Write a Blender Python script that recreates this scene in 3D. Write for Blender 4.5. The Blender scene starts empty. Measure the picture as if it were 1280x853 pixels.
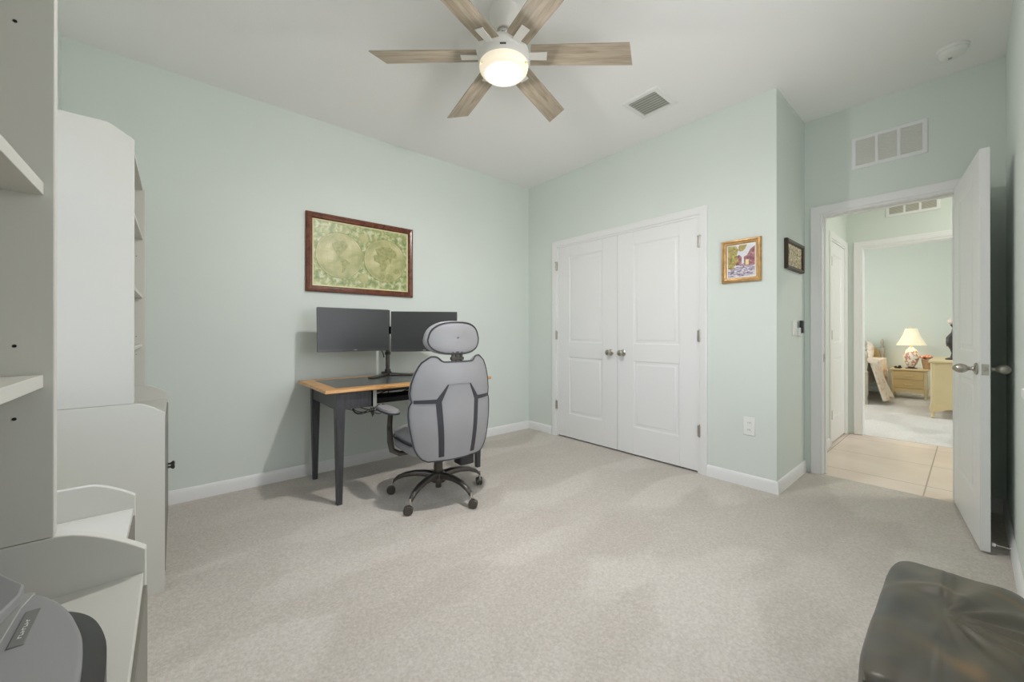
import bpy, math, random
from mathutils import Vector, Matrix
random.seed(7)
PI=math.pi
C=bpy.context.scene.collection
def R(a): return math.radians(a)
# ------------------------------------------------------------------ materials
def s2l(c):
    return tuple(((v/255)/12.92 if v/255<=.04045 else ((v/255+.055)/1.055)**2.4) for v in c)
class NT:
    def __init__(s,name):
        s.m=bpy.data.materials.new(name); s.m.use_nodes=True; s.t=s.m.node_tree
        s.b=s.t.nodes['Principled BSDF']; s.out=s.t.nodes['Material Output']
    def n(s,ty,**k):
        x=s.t.nodes.new(ty)
        for a,v in k.items():
            if a in x.inputs.keys(): x.inputs[a].default_value=v
            else: setattr(x,a,v)
        return x
    def l(s,a,b): s.t.links.new(a,b)
    def coord(s,scale=(1,1,1),kind='Object',rot=(0,0,0)):
        c=s.n('ShaderNodeTexCoord'); m=s.n('ShaderNodeMapping'); m.inputs['Scale'].default_value=scale; m.inputs['Rotation'].default_value=rot
        s.l(c.outputs[kind],m.inputs['Vector']); return m.outputs['Vector']
    def ramp(s,fac,stops,interp='LINEAR'):
        r=s.n('ShaderNodeValToRGB'); e=r.color_ramp.elements; r.color_ramp.interpolation=interp
        while len(e)<len(stops): e.new(.5)
        for i,(p,c) in enumerate(stops): e[i].position=p; e[i].color=(*c,1)
        s.l(fac,r.inputs['Fac']); return r.outputs['Color']
    def bump(s,h,st,dist=.01,prev=None):
        b=s.n('ShaderNodeBump',Strength=st,Distance=dist); s.l(h,b.inputs['Height'])
        if prev: s.l(prev,b.inputs['Normal'])
        return b.outputs['Normal']
def mat(name,col,rough=.5,metal=0,spec=.5,noise=None,bump=None,emit=None,var=.06,coat=0):
    """col linear rgb; noise=(scale) small colour variation; bump=(scale,strength,dist)"""
    k=NT(name); b=k.b
    b.inputs['Base Color'].default_value=(*col,1); b.inputs['Roughness'].default_value=rough
    b.inputs['Metallic'].default_value=metal; b.inputs['Specular IOR Level'].default_value=spec
    if coat: b.inputs['Coat Weight'].default_value=coat
    v=k.coord()
    n=k.n('ShaderNodeTexNoise',Scale=noise or 6.0,Detail=4.0); k.l(v,n.inputs['Vector'])
    k.l(k.ramp(n.outputs['Fac'],[(.3,tuple(c*(1-var) for c in col)),(.7,tuple(min(1,c*(1+var)) for c in col))]),b.inputs['Base Color'])
    if bump:
        n2=k.n('ShaderNodeTexNoise',Scale=bump[0],Detail=5.0); k.l(v,n2.inputs['Vector'])
        k.l(k.bump(n2.outputs['Fac'],bump[1],bump[2]),b.inputs['Normal'])
    if emit:
        b.inputs['Emission Color'].default_value=(*emit[0],1); b.inputs['Emission Strength'].default_value=emit[1]
    return k.m
def wood(name,c0,c1,scale=(2,30,30),rough=.45):
    k=NT(name); v=k.coord(scale)
    n=k.n('ShaderNodeTexNoise',Scale=1.0,Detail=6.0,Distortion=1.2); k.l(v,n.inputs['Vector'])
    n2=k.n('ShaderNodeTexNoise',Scale=5.0,Detail=3.0); k.l(v,n2.inputs['Vector'])
    m=k.n('ShaderNodeMath',operation='MULTIPLY_ADD'); k.l(n2.outputs['Fac'],m.inputs[0]); m.inputs[1].default_value=.4; k.l(n.outputs['Fac'],m.inputs[2])
    k.l(k.ramp(m.outputs[0],[(.45,c0),(.62,tuple((a+b)/2 for a,b in zip(c0,c1))),(.8,c1)]),k.b.inputs['Base Color'])
    k.b.inputs['Roughness'].default_value=rough
    k.l(k.bump(n.outputs['Fac'],.15,.003),k.b.inputs['Normal'])
    return k.m
M={}
WALL=(.705,.755,.718)
M['wall']=mat('wall_paint',WALL,.85,spec=.2,noise=1.5,var=.015,bump=(160,.12,.002))
M['ceil']=mat('ceiling_paint',(.90,.893,.882),.9,spec=.15,noise=1.2,var=.008,bump=(90,.25,.003))
M['white']=mat('white_trim_paint',(.82,.82,.825),.38,spec=.4,noise=2,var=.01)
M['plastic']=mat('white_plastic',(.83,.83,.81),.4,noise=3,var=.01)
M['nickel']=mat('brushed_nickel',(.5,.47,.42),.32,metal=1,noise=40,var=.05)
M['furn']=mat('grey_beige_lacquer',(.63,.62,.575),.42,spec=.35,noise=2,var=.012)
M['front']=mat('taupe_cabinet_front',(.20,.19,.16),.45,noise=3,var=.03)
M['dark']=mat('dark_hole',(.01,.01,.01),.8)
M['charwood']=wood('charcoal_stained_wood',(.026,.026,.029),(.062,.062,.068),(25,25,3),.42)
M['honey']=wood('honey_oak',(.42,.19,.06),(.66,.36,.13),(6,40,40),.35)
M['blotter']=mat('dark_desk_inlay',(.085,.09,.088),.22,noise=8,var=.15)
M['oak']=wood('washed_oak_blade',(.25,.20,.14),(.41,.345,.26),(3,42,42),.5)
M['fanwhite']=mat('fan_white_enamel',(.80,.78,.74),.35,noise=3,var=.01)
M['diffuser']=mat('lamp_diffuser',(.85,.8,.7),.5,emit=((1,.84,.60),.45))
M['black']=mat('black_plastic',(.018,.018,.02),.38,noise=10,var=.2)
M['bezel']=mat('monitor_bezel',(.05,.05,.052),.35,noise=10,var=.1)
M['screen']=mat('monitor_screen',(.035,.036,.038),.38,noise=4,var=.08)
M['leath_g']=mat('grey_leatherette',(.34,.336,.35),.5,noise=5,var=.03,bump=(300,.12,.001))
M['leath_d']=mat('charcoal_leatherette',(.045,.045,.055),.5,noise=20,var=.1)
M['gun']=mat('gunmetal',(.11,.10,.09),.3,metal=.75,noise=20,var=.1)
M['chrome']=mat('chrome',(.6,.58,.54),.2,metal=1,noise=20,var=.05)
M['cable']=mat('black_cable',(.02,.02,.02),.5)
M['mahog']=wood('mahogany_frame',(.075,.018,.010),(.17,.052,.026),(20,20,20),.25)
M['gold']=mat('gilt_frame',(.50,.30,.12),.35,metal=.35,noise=30,var=.25,bump=(60,.3,.003))
M['brass']=mat('gold_fillet',(.72,.60,.30),.35,metal=.3)
M['darkframe']=mat('dark_bronze_frame',(.045,.03,.018),.4,noise=30,var=.3,bump=(80,.3,.002))
M['cream']=mat('cream_wood_paint',(.66,.53,.31),.45,noise=5,var=.05)
M['creamdk']=mat('cream_drawer_paint',(.60,.45,.22),.45,noise=5,var=.06)
M['shade']=mat('pleated_lamp_shade',(.85,.78,.6),.8,emit=((1,.85,.55),.35),noise=20)
M['bedwood']=mat('pale_bed_post',(.50,.48,.42),.5,noise=10,var=.08)
M['bedboard']=mat('yellow_headboard',(.62,.47,.22),.5,noise=6,var=.06)
M['beige_leaf']=mat('peach_flower',(.62,.30,.2),.7,noise=60,var=.4)
M['pot']=mat('wicker_pot',(.42,.26,.14),.8,noise=60,var=.2,bump=(120,.5,.003))
M['bronze']=mat('dark_bronze',(.06,.055,.05),.4,metal=.3,noise=20,var=.2)
M['porcelain']=mat('porcelain',(.72,.60,.52),.25,noise=30,var=.15)
M['mgrey']=mat('grey_machine_plastic',(.26,.26,.265),.5,noise=3,var=.03)
M['mgrey2']=mat('badge_grey_plastic',(.21,.21,.205),.45,noise=3,var=.03)
M['mlight']=mat('light_grey_machine_plastic',(.36,.36,.34),.5,noise=3,var=.03)
M['letter']=mat('white_lettering',(.8,.8,.78),.5)
M['slot']=mat('vent_shadow_gap',(.5,.5,.45),.8)
M['slat']=mat('vent_slat_paint',(.72,.73,.68),.5)
M['filter']=mat('vent_filter_mesh',(.70,.69,.66),.8,noise=300,var=.1)
M['filter2']=mat('hall_vent_filter',(.45,.41,.36),.8,noise=300,var=.1)
def m_glass():
    k=NT('window_glass'); t=k.n('ShaderNodeBsdfTransparent'); g=k.n('ShaderNodeBsdfGlossy',Roughness=.02); mx=k.n('ShaderNodeMixShader',Fac=.07)
    k.l(t.outputs[0],mx.inputs[1]); k.l(g.outputs[0],mx.inputs[2]); k.l(mx.outputs[0],k.out.inputs['Surface']); return k.m
M['glass']=m_glass()
def m_carpet(name,c0,c1):
    k=NT(name); v=k.coord()
    # pile direction patches (vacuum and foot marks), tufts and fibres
    d=k.n('ShaderNodeTexNoise',Scale=1.6,Detail=3.0); k.l(v,d.inputs['Vector'])
    ad=k.n('ShaderNodeVectorMath',operation='MULTIPLY_ADD'); k.l(d.outputs['Color'],ad.inputs[0]); ad.inputs[1].default_value=(.35,.35,0); k.l(v,ad.inputs[2])
    mp=k.n('ShaderNodeMapping'); mp.inputs['Rotation'].default_value=(0,0,.7); mp.inputs['Scale'].default_value=(1.5,3.6,1); k.l(ad.outputs[0],mp.inputs['Vector'])
    vo=k.n('ShaderNodeTexVoronoi',Scale=1.15,feature='SMOOTH_F1'); k.l(mp.outputs[0],vo.inputs['Vector'])
    try: vo.inputs['Smoothness'].default_value=.35
    except: pass
    sep=k.n('ShaderNodeSeparateColor'); k.l(vo.outputs['Color'],sep.inputs[0])
    t=k.n('ShaderNodeTexNoise',Scale=105.0,Detail=3.0); k.l(v,t.inputs['Vector'])
    f=k.n('ShaderNodeTexNoise',Scale=300.0,Detail=2.0); k.l(v,f.inputs['Vector'])
    a=k.n('ShaderNodeMath',operation='MULTIPLY_ADD'); k.l(sep.outputs[0],a.inputs[0]); a.inputs[1].default_value=.22; a.inputs[2].default_value=-.02
    b=k.n('ShaderNodeMath',operation='MULTIPLY_ADD'); k.l(t.outputs['Fac'],b.inputs[0]); b.inputs[1].default_value=.70; k.l(a.outputs[0],b.inputs[2])
    c=k.n('ShaderNodeMath',operation='MULTIPLY_ADD'); k.l(f.outputs['Fac'],c.inputs[0]); c.inputs[1].default_value=.3; k.l(b.outputs[0],c.inputs[2])
    k.l(k.ramp(c.outputs[0],[(.40,c0),(.82,c1)]),k.b.inputs['Base Color'])
    k.b.inputs['Roughness'].default_value=.95; k.b.inputs['Specular IOR Level'].default_value=.1
    n1=k.bump(t.outputs['Fac'],.40,.006); n2=k.bump(f.outputs['Fac'],.5,.004,n1); k.l(n2,k.b.inputs['Normal'])
    return k.m
M['carpet']=m_carpet('beige_carpet',(.475,.435,.39),(.67,.63,.585))
M['carpet2']=m_carpet('bedroom_carpet',(.50,.475,.45),(.74,.72,.70))
def m_tile():
    k=NT('beige_floor_tile'); v=k.coord()
    sx=k.n('ShaderNodeSeparateXYZ'); k.l(v,sx.inputs[0])
    def line(out,off,per):
        a=k.n('ShaderNodeMath',operation='SUBTRACT'); k.l(out,a.inputs[0]); a.inputs[1].default_value=off
        b=k.n('ShaderNodeMath',operation='PINGPONG'); k.l(a.outputs[0],b.inputs[0]); b.inputs[1].default_value=per/2
        c=k.n('ShaderNodeMath',operation='LESS_THAN'); k.l(b.outputs[0],c.inputs[0]); c.inputs[1].default_value=.004; return c.outputs[0]
    a=line(sx.outputs['X'],4.64,.66); b=line(sx.outputs['Y'],.412,.66)
    m=k.n('ShaderNodeMath',operation='MAXIMUM'); k.l(a,m.inputs[0]); k.l(b,m.inputs[1])
    n=k.n('ShaderNodeTexNoise',Scale=3.0,Detail=6.0); k.l(v,n.inputs['Vector'])
    base=k.ramp(n.outputs['Fac'],[(.3,(.70,.575,.49)),(.7,(.79,.67,.595))])
    mx=k.n('ShaderNodeMix',data_type='RGBA'); k.l(m.outputs[0],mx.inputs[0]); k.l(base,mx.inputs[6]); mx.inputs[7].default_value=(.36,.30,.24,1)
    k.l(mx.outputs[2],k.b.inputs['Base Color']); k.b.inputs['Roughness'].default_value=.28; return k.m
M['tile']=m_tile()
def m_leather():
    k=NT('black_leather'); v=k.coord((1,1,1))
    n=k.n('ShaderNodeTexNoise',Scale=5.0,Detail=3.0,Distortion=.6); k.l(v,n.inputs['Vector'])
    k.l(k.ramp(n.outputs['Fac'],[(.40,(.055,.055,.05)),(.52,(.085,.077,.058)),(.60,(.10,.088,.062)),(.68,(.19,.125,.065))]),k.b.inputs['Base Color'])  # brown tones stand in for warm reflections, put into the base colour
    k.b.inputs['Roughness'].default_value=.38
    g=k.n('ShaderNodeTexNoise',Scale=260.0,Detail=3.0); k.l(v,g.inputs['Vector'])
    k.l(k.bump(g.outputs['Fac'],.2,.001),k.b.inputs['Normal']); return k.m
M['leather']=m_leather()
def m_noise_print(name,stops,scale,detail=6,dist=.5,sc=(1,1,1),rough=.35):
    k=NT(name); v=k.coord(sc); n=k.n('ShaderNodeTexNoise',Scale=scale,Detail=float(detail),Distortion=dist); k.l(v,n.inputs['Vector'])
    k.l(k.ramp(n.outputs['Fac'],stops),k.b.inputs['Base Color']); k.b.inputs['Roughness'].default_value=rough; return k.m
M['mapbg']=m_noise_print('map_border_print',[(.35,(.20,.28,.12)),(.48,(.36,.40,.17)),(.58,(.55,.55,.30)),(.66,(.62,.66,.45)),(.74,(.42,.58,.50))],26,8)
M['mapw']=m_noise_print('map_ocean_print',[(.35,(.36,.38,.17)),(.55,(.52,.50,.25)),(.72,(.68,.64,.40))],9,3)
M['mapl']=m_noise_print('map_land_print',[(.35,(.27,.30,.12)),(.6,(.42,.40,.18))],40,5)
M['mapline']=mat('map_ring_ink',(.30,.29,.12),.5)
M['mapcream']=mat('map_margin_paper',(.68,.64,.36),.5)
M['foliage_p']=m_noise_print('painted_foliage',[(.35,(.13,.15,.06)),(.45,(.42,.26,.05)),(.55,(.30,.33,.09)),(.62,(.62,.50,.18)),(.72,(.25,.10,.09))],55,5)
M['street_p']=m_noise_print('painted_street',[(.35,(.16,.10,.17)),(.5,(.42,.35,.46)),(.6,(.80,.80,.82)),(.7,(.5,.42,.5))],40,5,.5,(1,1,3))
M['house_p']=m_noise_print('painted_house',[(.35,(.17,.05,.08)),(.55,(.36,.13,.14)),(.68,(.50,.27,.28))],50,4)
M['sky_p']=mat('painted_sky',(.72,.73,.76),.5,noise=40)
M['paper']=mat('print_mat_paper',(.85,.83,.78),.6)
M['relief_p']=m_noise_print('carved_relief_print',[(.38,(.16,.10,.05)),(.5,(.55,.44,.26)),(.6,(.80,.71,.50))],60,5)
M['floral']=m_noise_print('floral_ceramic',[(.40,(.85,.80,.70)),(.52,(.8,.72,.62)),(.57,(.45,.16,.14)),(.66,(.62,.30,.22)),(.72,(.25,.30,.15))],28,3,.3)
M['quilt']=m_noise_print('floral_bed_cover',[(.40,(.80,.75,.68)),(.55,(.80,.72,.64)),(.62,(.75,.48,.34)),(.70,(.78,.66,.58))],16,3,.3,rough=.9)
# ------------------------------------------------------------------ mesh builder
class MB:
    def __init__(s): s.v=[]; s.f=[]; s.mi=[]; s.cur=0
    def add(s,vs,fs):
        o=len(s.v); s.v+= [tuple(v) for v in vs]; s.f+=[tuple(i+o for i in f) for f in fs]; s.mi+=[s.cur]*len(fs); return s
    def box(s,x0,y0,z0,x1,y1,z1,T=None):
        vs=[(x,y,z) for x in (x0,x1) for y in (y0,y1) for z in (z0,z1)]
        if T: vs=[T(Vector(v)) for v in vs]
        return s.add(vs,[(0,1,3,2),(4,6,7,5),(0,4,5,1),(2,3,7,6),(0,2,6,4),(1,5,7,3)])
    def rbox(s,x0,y0,z0,x1,y1,z1,r=.02,n=4,T=None,ax='Z'):
        """box with rounded vertical (ax) edges, slightly chamfered ends"""
        P=[]
        lo={'Z':(x0,y0,x1,y1,z0,z1),'Y':(x0,z0,x1,z1,y0,y1),'X':(y0,z0,y1,z1,x0,x1)}[ax]
        a0,b0,a1,b1,c0,c1=lo
        def outline(i):
            rr=max(r-i,.0005); o=[]
            for (ca,cb,st) in ((a1-r,b1-r,0),(a0+r,b1-r,90),(a0+r,b0+r,180),(a1-r,b0+r,270)):
                for k in range(n+1):
                    t=R(st+90*k/n); o.append((ca+rr*math.cos(t),cb+rr*math.sin(t)))
            return o
        ch=min(r*.35,(c1-c0)*.3)
        rings=[(outline(ch),c0),(outline(0),c0+ch),(outline(0),c1-ch),(outline(ch),c1)]
        vs=[]; 
        for o,c in rings:
            for (a,b) in o:
                p={'Z':(a,b,c),'Y':(a,c,b),'X':(c,a,b)}[ax]; vs.append(T(Vector(p)) if T else p)
        m=len(rings[0][0]); fs=[]
        for k in range(3):
            for i in range(m): fs.append((k*m+i,k*m+(i+1)%m,(k+1)*m+(i+1)%m,(k+1)*m+i))
        fs.append(tuple(range(m-1,-1,-1))); fs.append(tuple(3*m+i for i in range(m)))
        return s.add(vs,fs)
    def prism(s,poly,d0,d1,f):
        """poly 2d (a,b); f(a,b,d)->3d"""
        n=len(poly); vs=[f(a,b,d0) for a,b in poly]+[f(a,b,d1) for a,b in poly]
        fs=[tuple(range(n-1,-1,-1)),tuple(range(n,2*n))]+[(i,(i+1)%n,n+(i+1)%n,n+i) for i in range(n)]
        return s.add(vs,fs)
    def lathe(s,prof,c=(0,0,0),n=32,T=None,cap=True):
        vs=[];fs=[];m=len(prof)
        for (r,z) in prof:
            for i in range(n):
                t=2*PI*i/n; p=Vector((r*math.cos(t),r*math.sin(t),z)); p=T(p) if T else p+Vector(c); vs.append(p)
        for k in range(m-1):
            for i in range(n): fs.append((k*n+i,k*n+(i+1)%n,(k+1)*n+(i+1)%n,(k+1)*n+i))
        if cap: fs.append(tuple(range(n-1,-1,-1))); fs.append(tuple((m-1)*n+i for i in range(n)))
        return s.add(vs,fs)
    def tube(s,pts,r,n=8,sx=1,closed=False):
        pts=[Vector(p) for p in pts]; N=len(pts); vs=[];fs=[]
        rs=r if isinstance(r,(list,tuple)) else [r]*N
        up=None
        for i,p in enumerate(pts):
            if closed: t=(pts[(i+1)%N]-pts[i-1]).normalized()
            else: t=(pts[min(i+1,N-1)]-pts[max(i-1,0)]).normalized()
            if up is None:
                up=Vector((0,0,1)) if abs(t.z)<.9 else Vector((1,0,0))
            a=t.cross(up).normalized(); b=a.cross(t).normalized(); up=b
            for k in range(n):
                an=2*PI*k/n+PI/n; vs.append(p+a*math.cos(an)*rs[i]*sx+b*math.sin(an)*rs[i])
        for i in range(N if closed else N-1):
            j=(i+1)%N
            for k in range(n): fs.append((i*n+k,i*n+(k+1)%n,j*n+(k+1)%n,j*n+k))
        if not closed: fs.append(tuple(range(n-1,-1,-1))); fs.append(tuple((N-1)*n+k for k in range(n)))
        return s.add(vs,fs)
    def sweep(s,path,prof,closed,f):
        """mitred sweep of prof [(offset,depth)] along a 2d path; f(u,v,d)->3d"""
        N=len(path); P=[Vector(p) for p in path]; vs=[];fs=[]; m=len(prof)
        for i in range(N):
            if closed or 0<i<N-1:
                a=(P[i]-P[i-1]).normalized(); b=(P[(i+1)%N]-P[i]).normalized()
                na=Vector((-a.y,a.x)); nb=Vector((-b.y,b.x)); q=na+nb; q=q/max(q.dot(na),.3)
            else:
                a=(P[1]-P[0]).normalized() if i==0 else (P[i]-P[i-1]).normalized(); q=Vector((-a.y,a.x))
            for (o,d) in prof: w=P[i]+q*o; vs.append(f(w.x,w.y,d))
        for i in range(N if closed else N-1):
            j=(i+1)%N
            for k in range(m): fs.append((i*m+k,j*m+k,j*m+(k+1)%m,i*m+(k+1)%m))
        if not closed: fs.append(tuple(range(m))); fs.append(tuple((N-1)*m+k for k in range(m-1,-1,-1)))
        return s.add(vs,fs)
    def grid(s,nu,nv,f,closed_u=False):
        vs=[f(i/(nu if closed_u else nu-1),j/(nv-1)) for j in range(nv) for i in range(nu)]
        fs=[]
        for j in range(nv-1):
            for i in range(nu if closed_u else nu-1):
                i2=(i+1)%nu; fs.append((j*nu+i,j*nu+i2,(j+1)*nu+i2,(j+1)*nu+i))
        return s.add(vs,fs)
def thing(name,label,cat,loc=(0,0,0),rz=0,group=None,kind=None):
    o=bpy.data.objects.new(name,None); C.objects.link(o); o.location=loc; o.rotation_euler=(0,0,rz); o.empty_display_size=.1
    if label: o['label']=label
    if cat: o['category']=cat
    if group: o['group']=group
    if kind: o['kind']=kind
    return o
def wloc(p):
    if p is None: return Matrix()
    m=Matrix.LocRotScale(p.location,p.rotation_euler,p.scale)
    return wloc(p.parent)@m
def obj(name,mb,mt,parent=None,bevel=0,smooth=False,label=None,sub=0,world=True,seg=2,loc=None,rot=None,angle=40):
    """world=True: mesh given in world coords, recentred; parented parts keep world place"""
    me=bpy.data.meshes.new(name); vs=[Vector(v) for v in mb.v]
    inv=wloc(parent).inverted() if (parent and world) else Matrix()
    vs=[inv@v for v in vs]
    if loc is None:
        n=max(len(vs),1); lo=Vector([min(v[i] for v in vs) for i in range(3)]); hi=Vector([max(v[i] for v in vs) for i in range(3)])
        c=Vector(((lo.x+hi.x)/2,(lo.y+hi.y)/2,lo.z)); vs=[v-c for v in vs]
    else: c=Vector(loc)
    me.from_pydata(vs,[],mb.f)
    mts=mt if isinstance(mt,(list,tuple)) else [mt]
    for k in mts: me.materials.append(k)
    for p,i in zip(me.polygons,mb.mi): p.material_index=i
    import bmesh as _bm
    b=_bm.new(); b.from_mesh(me); _bm.ops.recalc_face_normals(b,faces=b.faces); b.to_mesh(me); b.free()
    o=bpy.data.objects.new(name,me); C.objects.link(o); o.location=c
    if rot: o.rotation_euler=rot
    if parent: o.parent=parent
    if bevel:
        m=o.modifiers.new('b','BEVEL'); m.width=bevel; m.segments=seg; m.limit_method='ANGLE'; m.angle_limit=R(35)
    if sub:
        m=o.modifiers.new('s','SUBSURF'); m.levels=sub; m.render_levels=sub
    if smooth or bevel or sub:
        for p in me.polygons: p.use_smooth=True
        if not sub and hasattr(me,'set_sharp_from_angle'): me.set_sharp_from_angle(angle=R(angle))
    if label: o['label']=label
    return o
def struct(name,mb,mt,**k):
    o=obj(name,mb,mt,**k); o['kind']='structure'; return o
def tag(o,label,cat,group=None):
    o['label']=label; o['category']=cat
    if group: o['group']=group
    return o
# ------------------------------------------------------------------ room numbers
H=2.8
XB=3.139; XC=3.843; XD=-.498; YL=3.365; YR=-.141; YRET=.868; T=.115
XH=5.68; YH=.90
# ---- floor
struct('floor',MB().box(XD-.1,YR-.1,-.1,3.86,YL+.1,0),M['carpet'])
struct('floor_hall',MB().box(3.86,-1.6,-.1,5.70,1.2,-.004),M['tile'])
struct('floor_bedroom',MB().box(5.70,-1.6,-.1,10.2,3.2,-.002),M['carpet2'])
struct('ceiling',MB().box(XD-.1,YR-.1,H,XC+T/2,YL+.1,H+.1),M['ceil'])
struct('ceiling_hall',MB().box(XC+T/2,-1.6,H,XH+T/2,1.2,H+.1),M['ceil'])
struct('ceiling_bedroom',MB().box(XH+T/2,-1.6,H,10.2,3.2,H+.1),M['ceil'])
# ---- walls
struct('wall_left',MB().box(XD-.1,YL,0,XB+.9,YL+T,H),M['wall'])
w=MB(); cy0,cy1,cz=1.372,2.925,2.045
w.box(XB,YRET,0,XB+T,cy0,H).box(XB,cy1,0,XB+T,YL,H).box(XB,cy0,cz,XB+T,cy1,H)
struct('wall_closet',w,M['wall'])
struct('wall_return',MB().box(XB+T,YRET,0,XC+T,YRET+.1,H),M['wall'])
struct('wall_closet_inside',MB().box(XC,YRET+.1,0,XC+.08,YL,H),M['wall'])
dy0,dy1,dz=.05,.775,2.045
w=MB().box(XC,YR,0,XC+T,dy0,H).box(XC,dy1,0,XC+T,YRET,H).box(XC,dy0,dz,XC+T,dy1,H)
struct('wall_door',w,M['wall'])
# right wall; its unseen window is added to let in fill light
wx0,wx1,wz0,wz1=1.0,2.15,.92,2.2
w=MB().box(XD-.1,YR-T,0,wx0,YR,H).box(wx1,YR-T,0,XC+T,YR,H).box(wx0,YR-T,0,wx1,YR,wz0).box(wx0,YR-T,wz1,wx1,YR,H)
struct('wall_right',w,M['wall'])
vy0,vy1,vz0,vz1=.98,2.14,.88,2.15
w=MB().box(XD-T,YR,0,XD,vy0,H).box(XD-T,vy1,0,XD,YL,H).box(XD-T,vy0,0,XD,vy1,vz0).box(XD-T,vy0,vz1,XD,vy1,H)
struct('wall_near',w,M['wall'])
# windows
def window(name,f,u0,u1,z0,z1):
    """f(u,z,d): d=0 at inner wall face, negative outward"""
    root=thing(name,None,None,f(.5*(u0+u1),z0,0),kind='structure')
    fr=MB().sweep([(u0,z0),(u1,z0),(u1,z1),(u0,z1)],[(0,-.02),(0,-.09),(.045,-.09),(.045,-.02)],True,f)
    zm=(z0+z1)/2; fr.prism([(u0+.04,zm-.02),(u1-.04,zm-.02),(u1-.04,zm+.02),(u0+.04,zm+.02)],-.08,-.03,f)
    obj('window_frame',fr,M['white'],root,bevel=.003)
    obj('pane',MB().prism([(u0+.04,z0+.04),(u1-.04,z0+.04),(u1-.04,z1-.04),(u0+.04,z1-.04)],-.058,-.054,f),M['glass'],root)
    obj('sill',MB().prism([(u0-.04,z0-.03),(u1+.04,z0-.03),(u1+.04,z0),(u0-.04,z0)],.03,-.02,f),M['white'],root,bevel=.004)
window('window_1',lambda u,z,d:(XD+d,u,z),vy0,vy1,vz0,vz1)
window('fill_window',lambda u,z,d:(u,YR+d,z),wx0,wx1,wz0,wz1)  # unseen window, added as a source of fill light
# hall and bedroom walls
hx0,hx1,hz=4.90,5.60,2.04
w=MB().box(XC+T,YH,0,hx0,YH+.1,H).box(hx1,YH,0,XH,YH+.1,H).box(hx0,YH,hz,hx1,YH+.1,H)
struct('wall_hall_left',w,M['wall'])
struct('wall_hall_room',MB().box(4.3,YH+.7,0,XH,YH+.75,H),M['wall'])
by0,by1,bz=-.02,.790,2.045
w=MB().box(XH,by1,0,XH+T,3.2,H).box(XH,-1.6,0,XH+T,by0,H).box(XH,by0,bz,XH+T,by1,H)
struct('wall_hall_far',w,M['wall'])
struct('wall_hall_end',MB().box(XC+T,-1.7,0,XH,-1.6,H),M['wall'])
struct('wall_hall_near',MB().box(XC+.01,-1.6,0,XC+T,YR-T,H),M['wall'])
struct('wall_bedroom_far',MB().box(10.1,-1.6,0,10.2,3.2,H),M['wall'])
struct('wall_bedroom_right',MB().box(XH+T,-1.7,0,10.2,-1.6,H),M['wall'])
struct('wall_bedroom_left',MB().box(XH+T,3.2,0,10.2,3.3,H),M['wall'])
# ---- baseboards
BP=[(0,0),(.014,0),(.014,.062),(.009,.078),(.005,.085),(0,.088)]
def baseboard(name,pts):
    # pts: 2d floor path, profile to the left side
    mb=MB().sweep(pts,[(a,b) for a,b in BP],False,lambda x,y,d:(x,y,d))
    struct(name,mb,M['white'],smooth=True,angle=30)
baseboard('baseboard_left',[(XB,YL),(XD,YL)][::1] if False else [(XB-.0,YL),(XD,YL)])
baseboard('baseboard_closet_left',[(XB,2.988),(XB,YL-.014)])
baseboard('baseboard_return',[(XC,YRET),(XB,YRET),(XB,1.335)][::1])
baseboard('baseboard_door',[(XC,YR+.014),(XC,-.01)])
baseboard('baseboard_right',[(XD,YR),(XC,YR)])
baseboard('baseboard_near',[(XD,YL),(XD,YR)])
baseboard('baseboard_hall_left',[(4.84,YH),(XC+T,YH)])
baseboard('baseboard_bedroom_far',[(10.1,-1.6),(10.1,3.2)])
# ---- casings: path up-over-down, profile offset outward
CP=[(0,0),(0,.010),(.008,.013),(.035,.016),(.050,.018),(.057,.014),(.057,0)]
def casing(name,a0,a1,zt,f,flip=False,jamb=None):
    mb=MB().sweep([(a0,0),(a0,zt),(a1,zt),(a1,0)],[(o,d) for o,d in CP],False,f)
    if jamb: # lining from d=0 to -jamb
        mb.sweep([(a0,0),(a0,zt),(a1,zt),(a1,0)],[(0,.004),(0,-jamb-.004),(-.018,-jamb-.004),(-.018,.004)],False,f)
    return struct(name,mb,M['white'],smooth=True,angle=30)
casing('trim_1',1.387,2.922,2.045,lambda u,v,d:(XB-d,u,v),jamb=T)
casing('trim_2',.048,.772,2.048,lambda u,v,d:(XC-d,u,v),jamb=T)
casing('trim_3',by0,by1-.008,2.048,lambda u,v,d:(XH-d,u,v),jamb=T)
casing('trim_4',4.895,5.60,2.05,lambda u,v,d:(u,YH-d,v),jamb=.1)
# door stop strips on the room door opening
struct('trim_5',MB().sweep([(.066,0),(.066,2.03),(.754,2.03),(.754,0)],[(0,-.05),(0,-.085),(-.012,-.085),(-.012,-.05)],False,lambda u,v,d:(XC-d,u,v)),M['white'])
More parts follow.
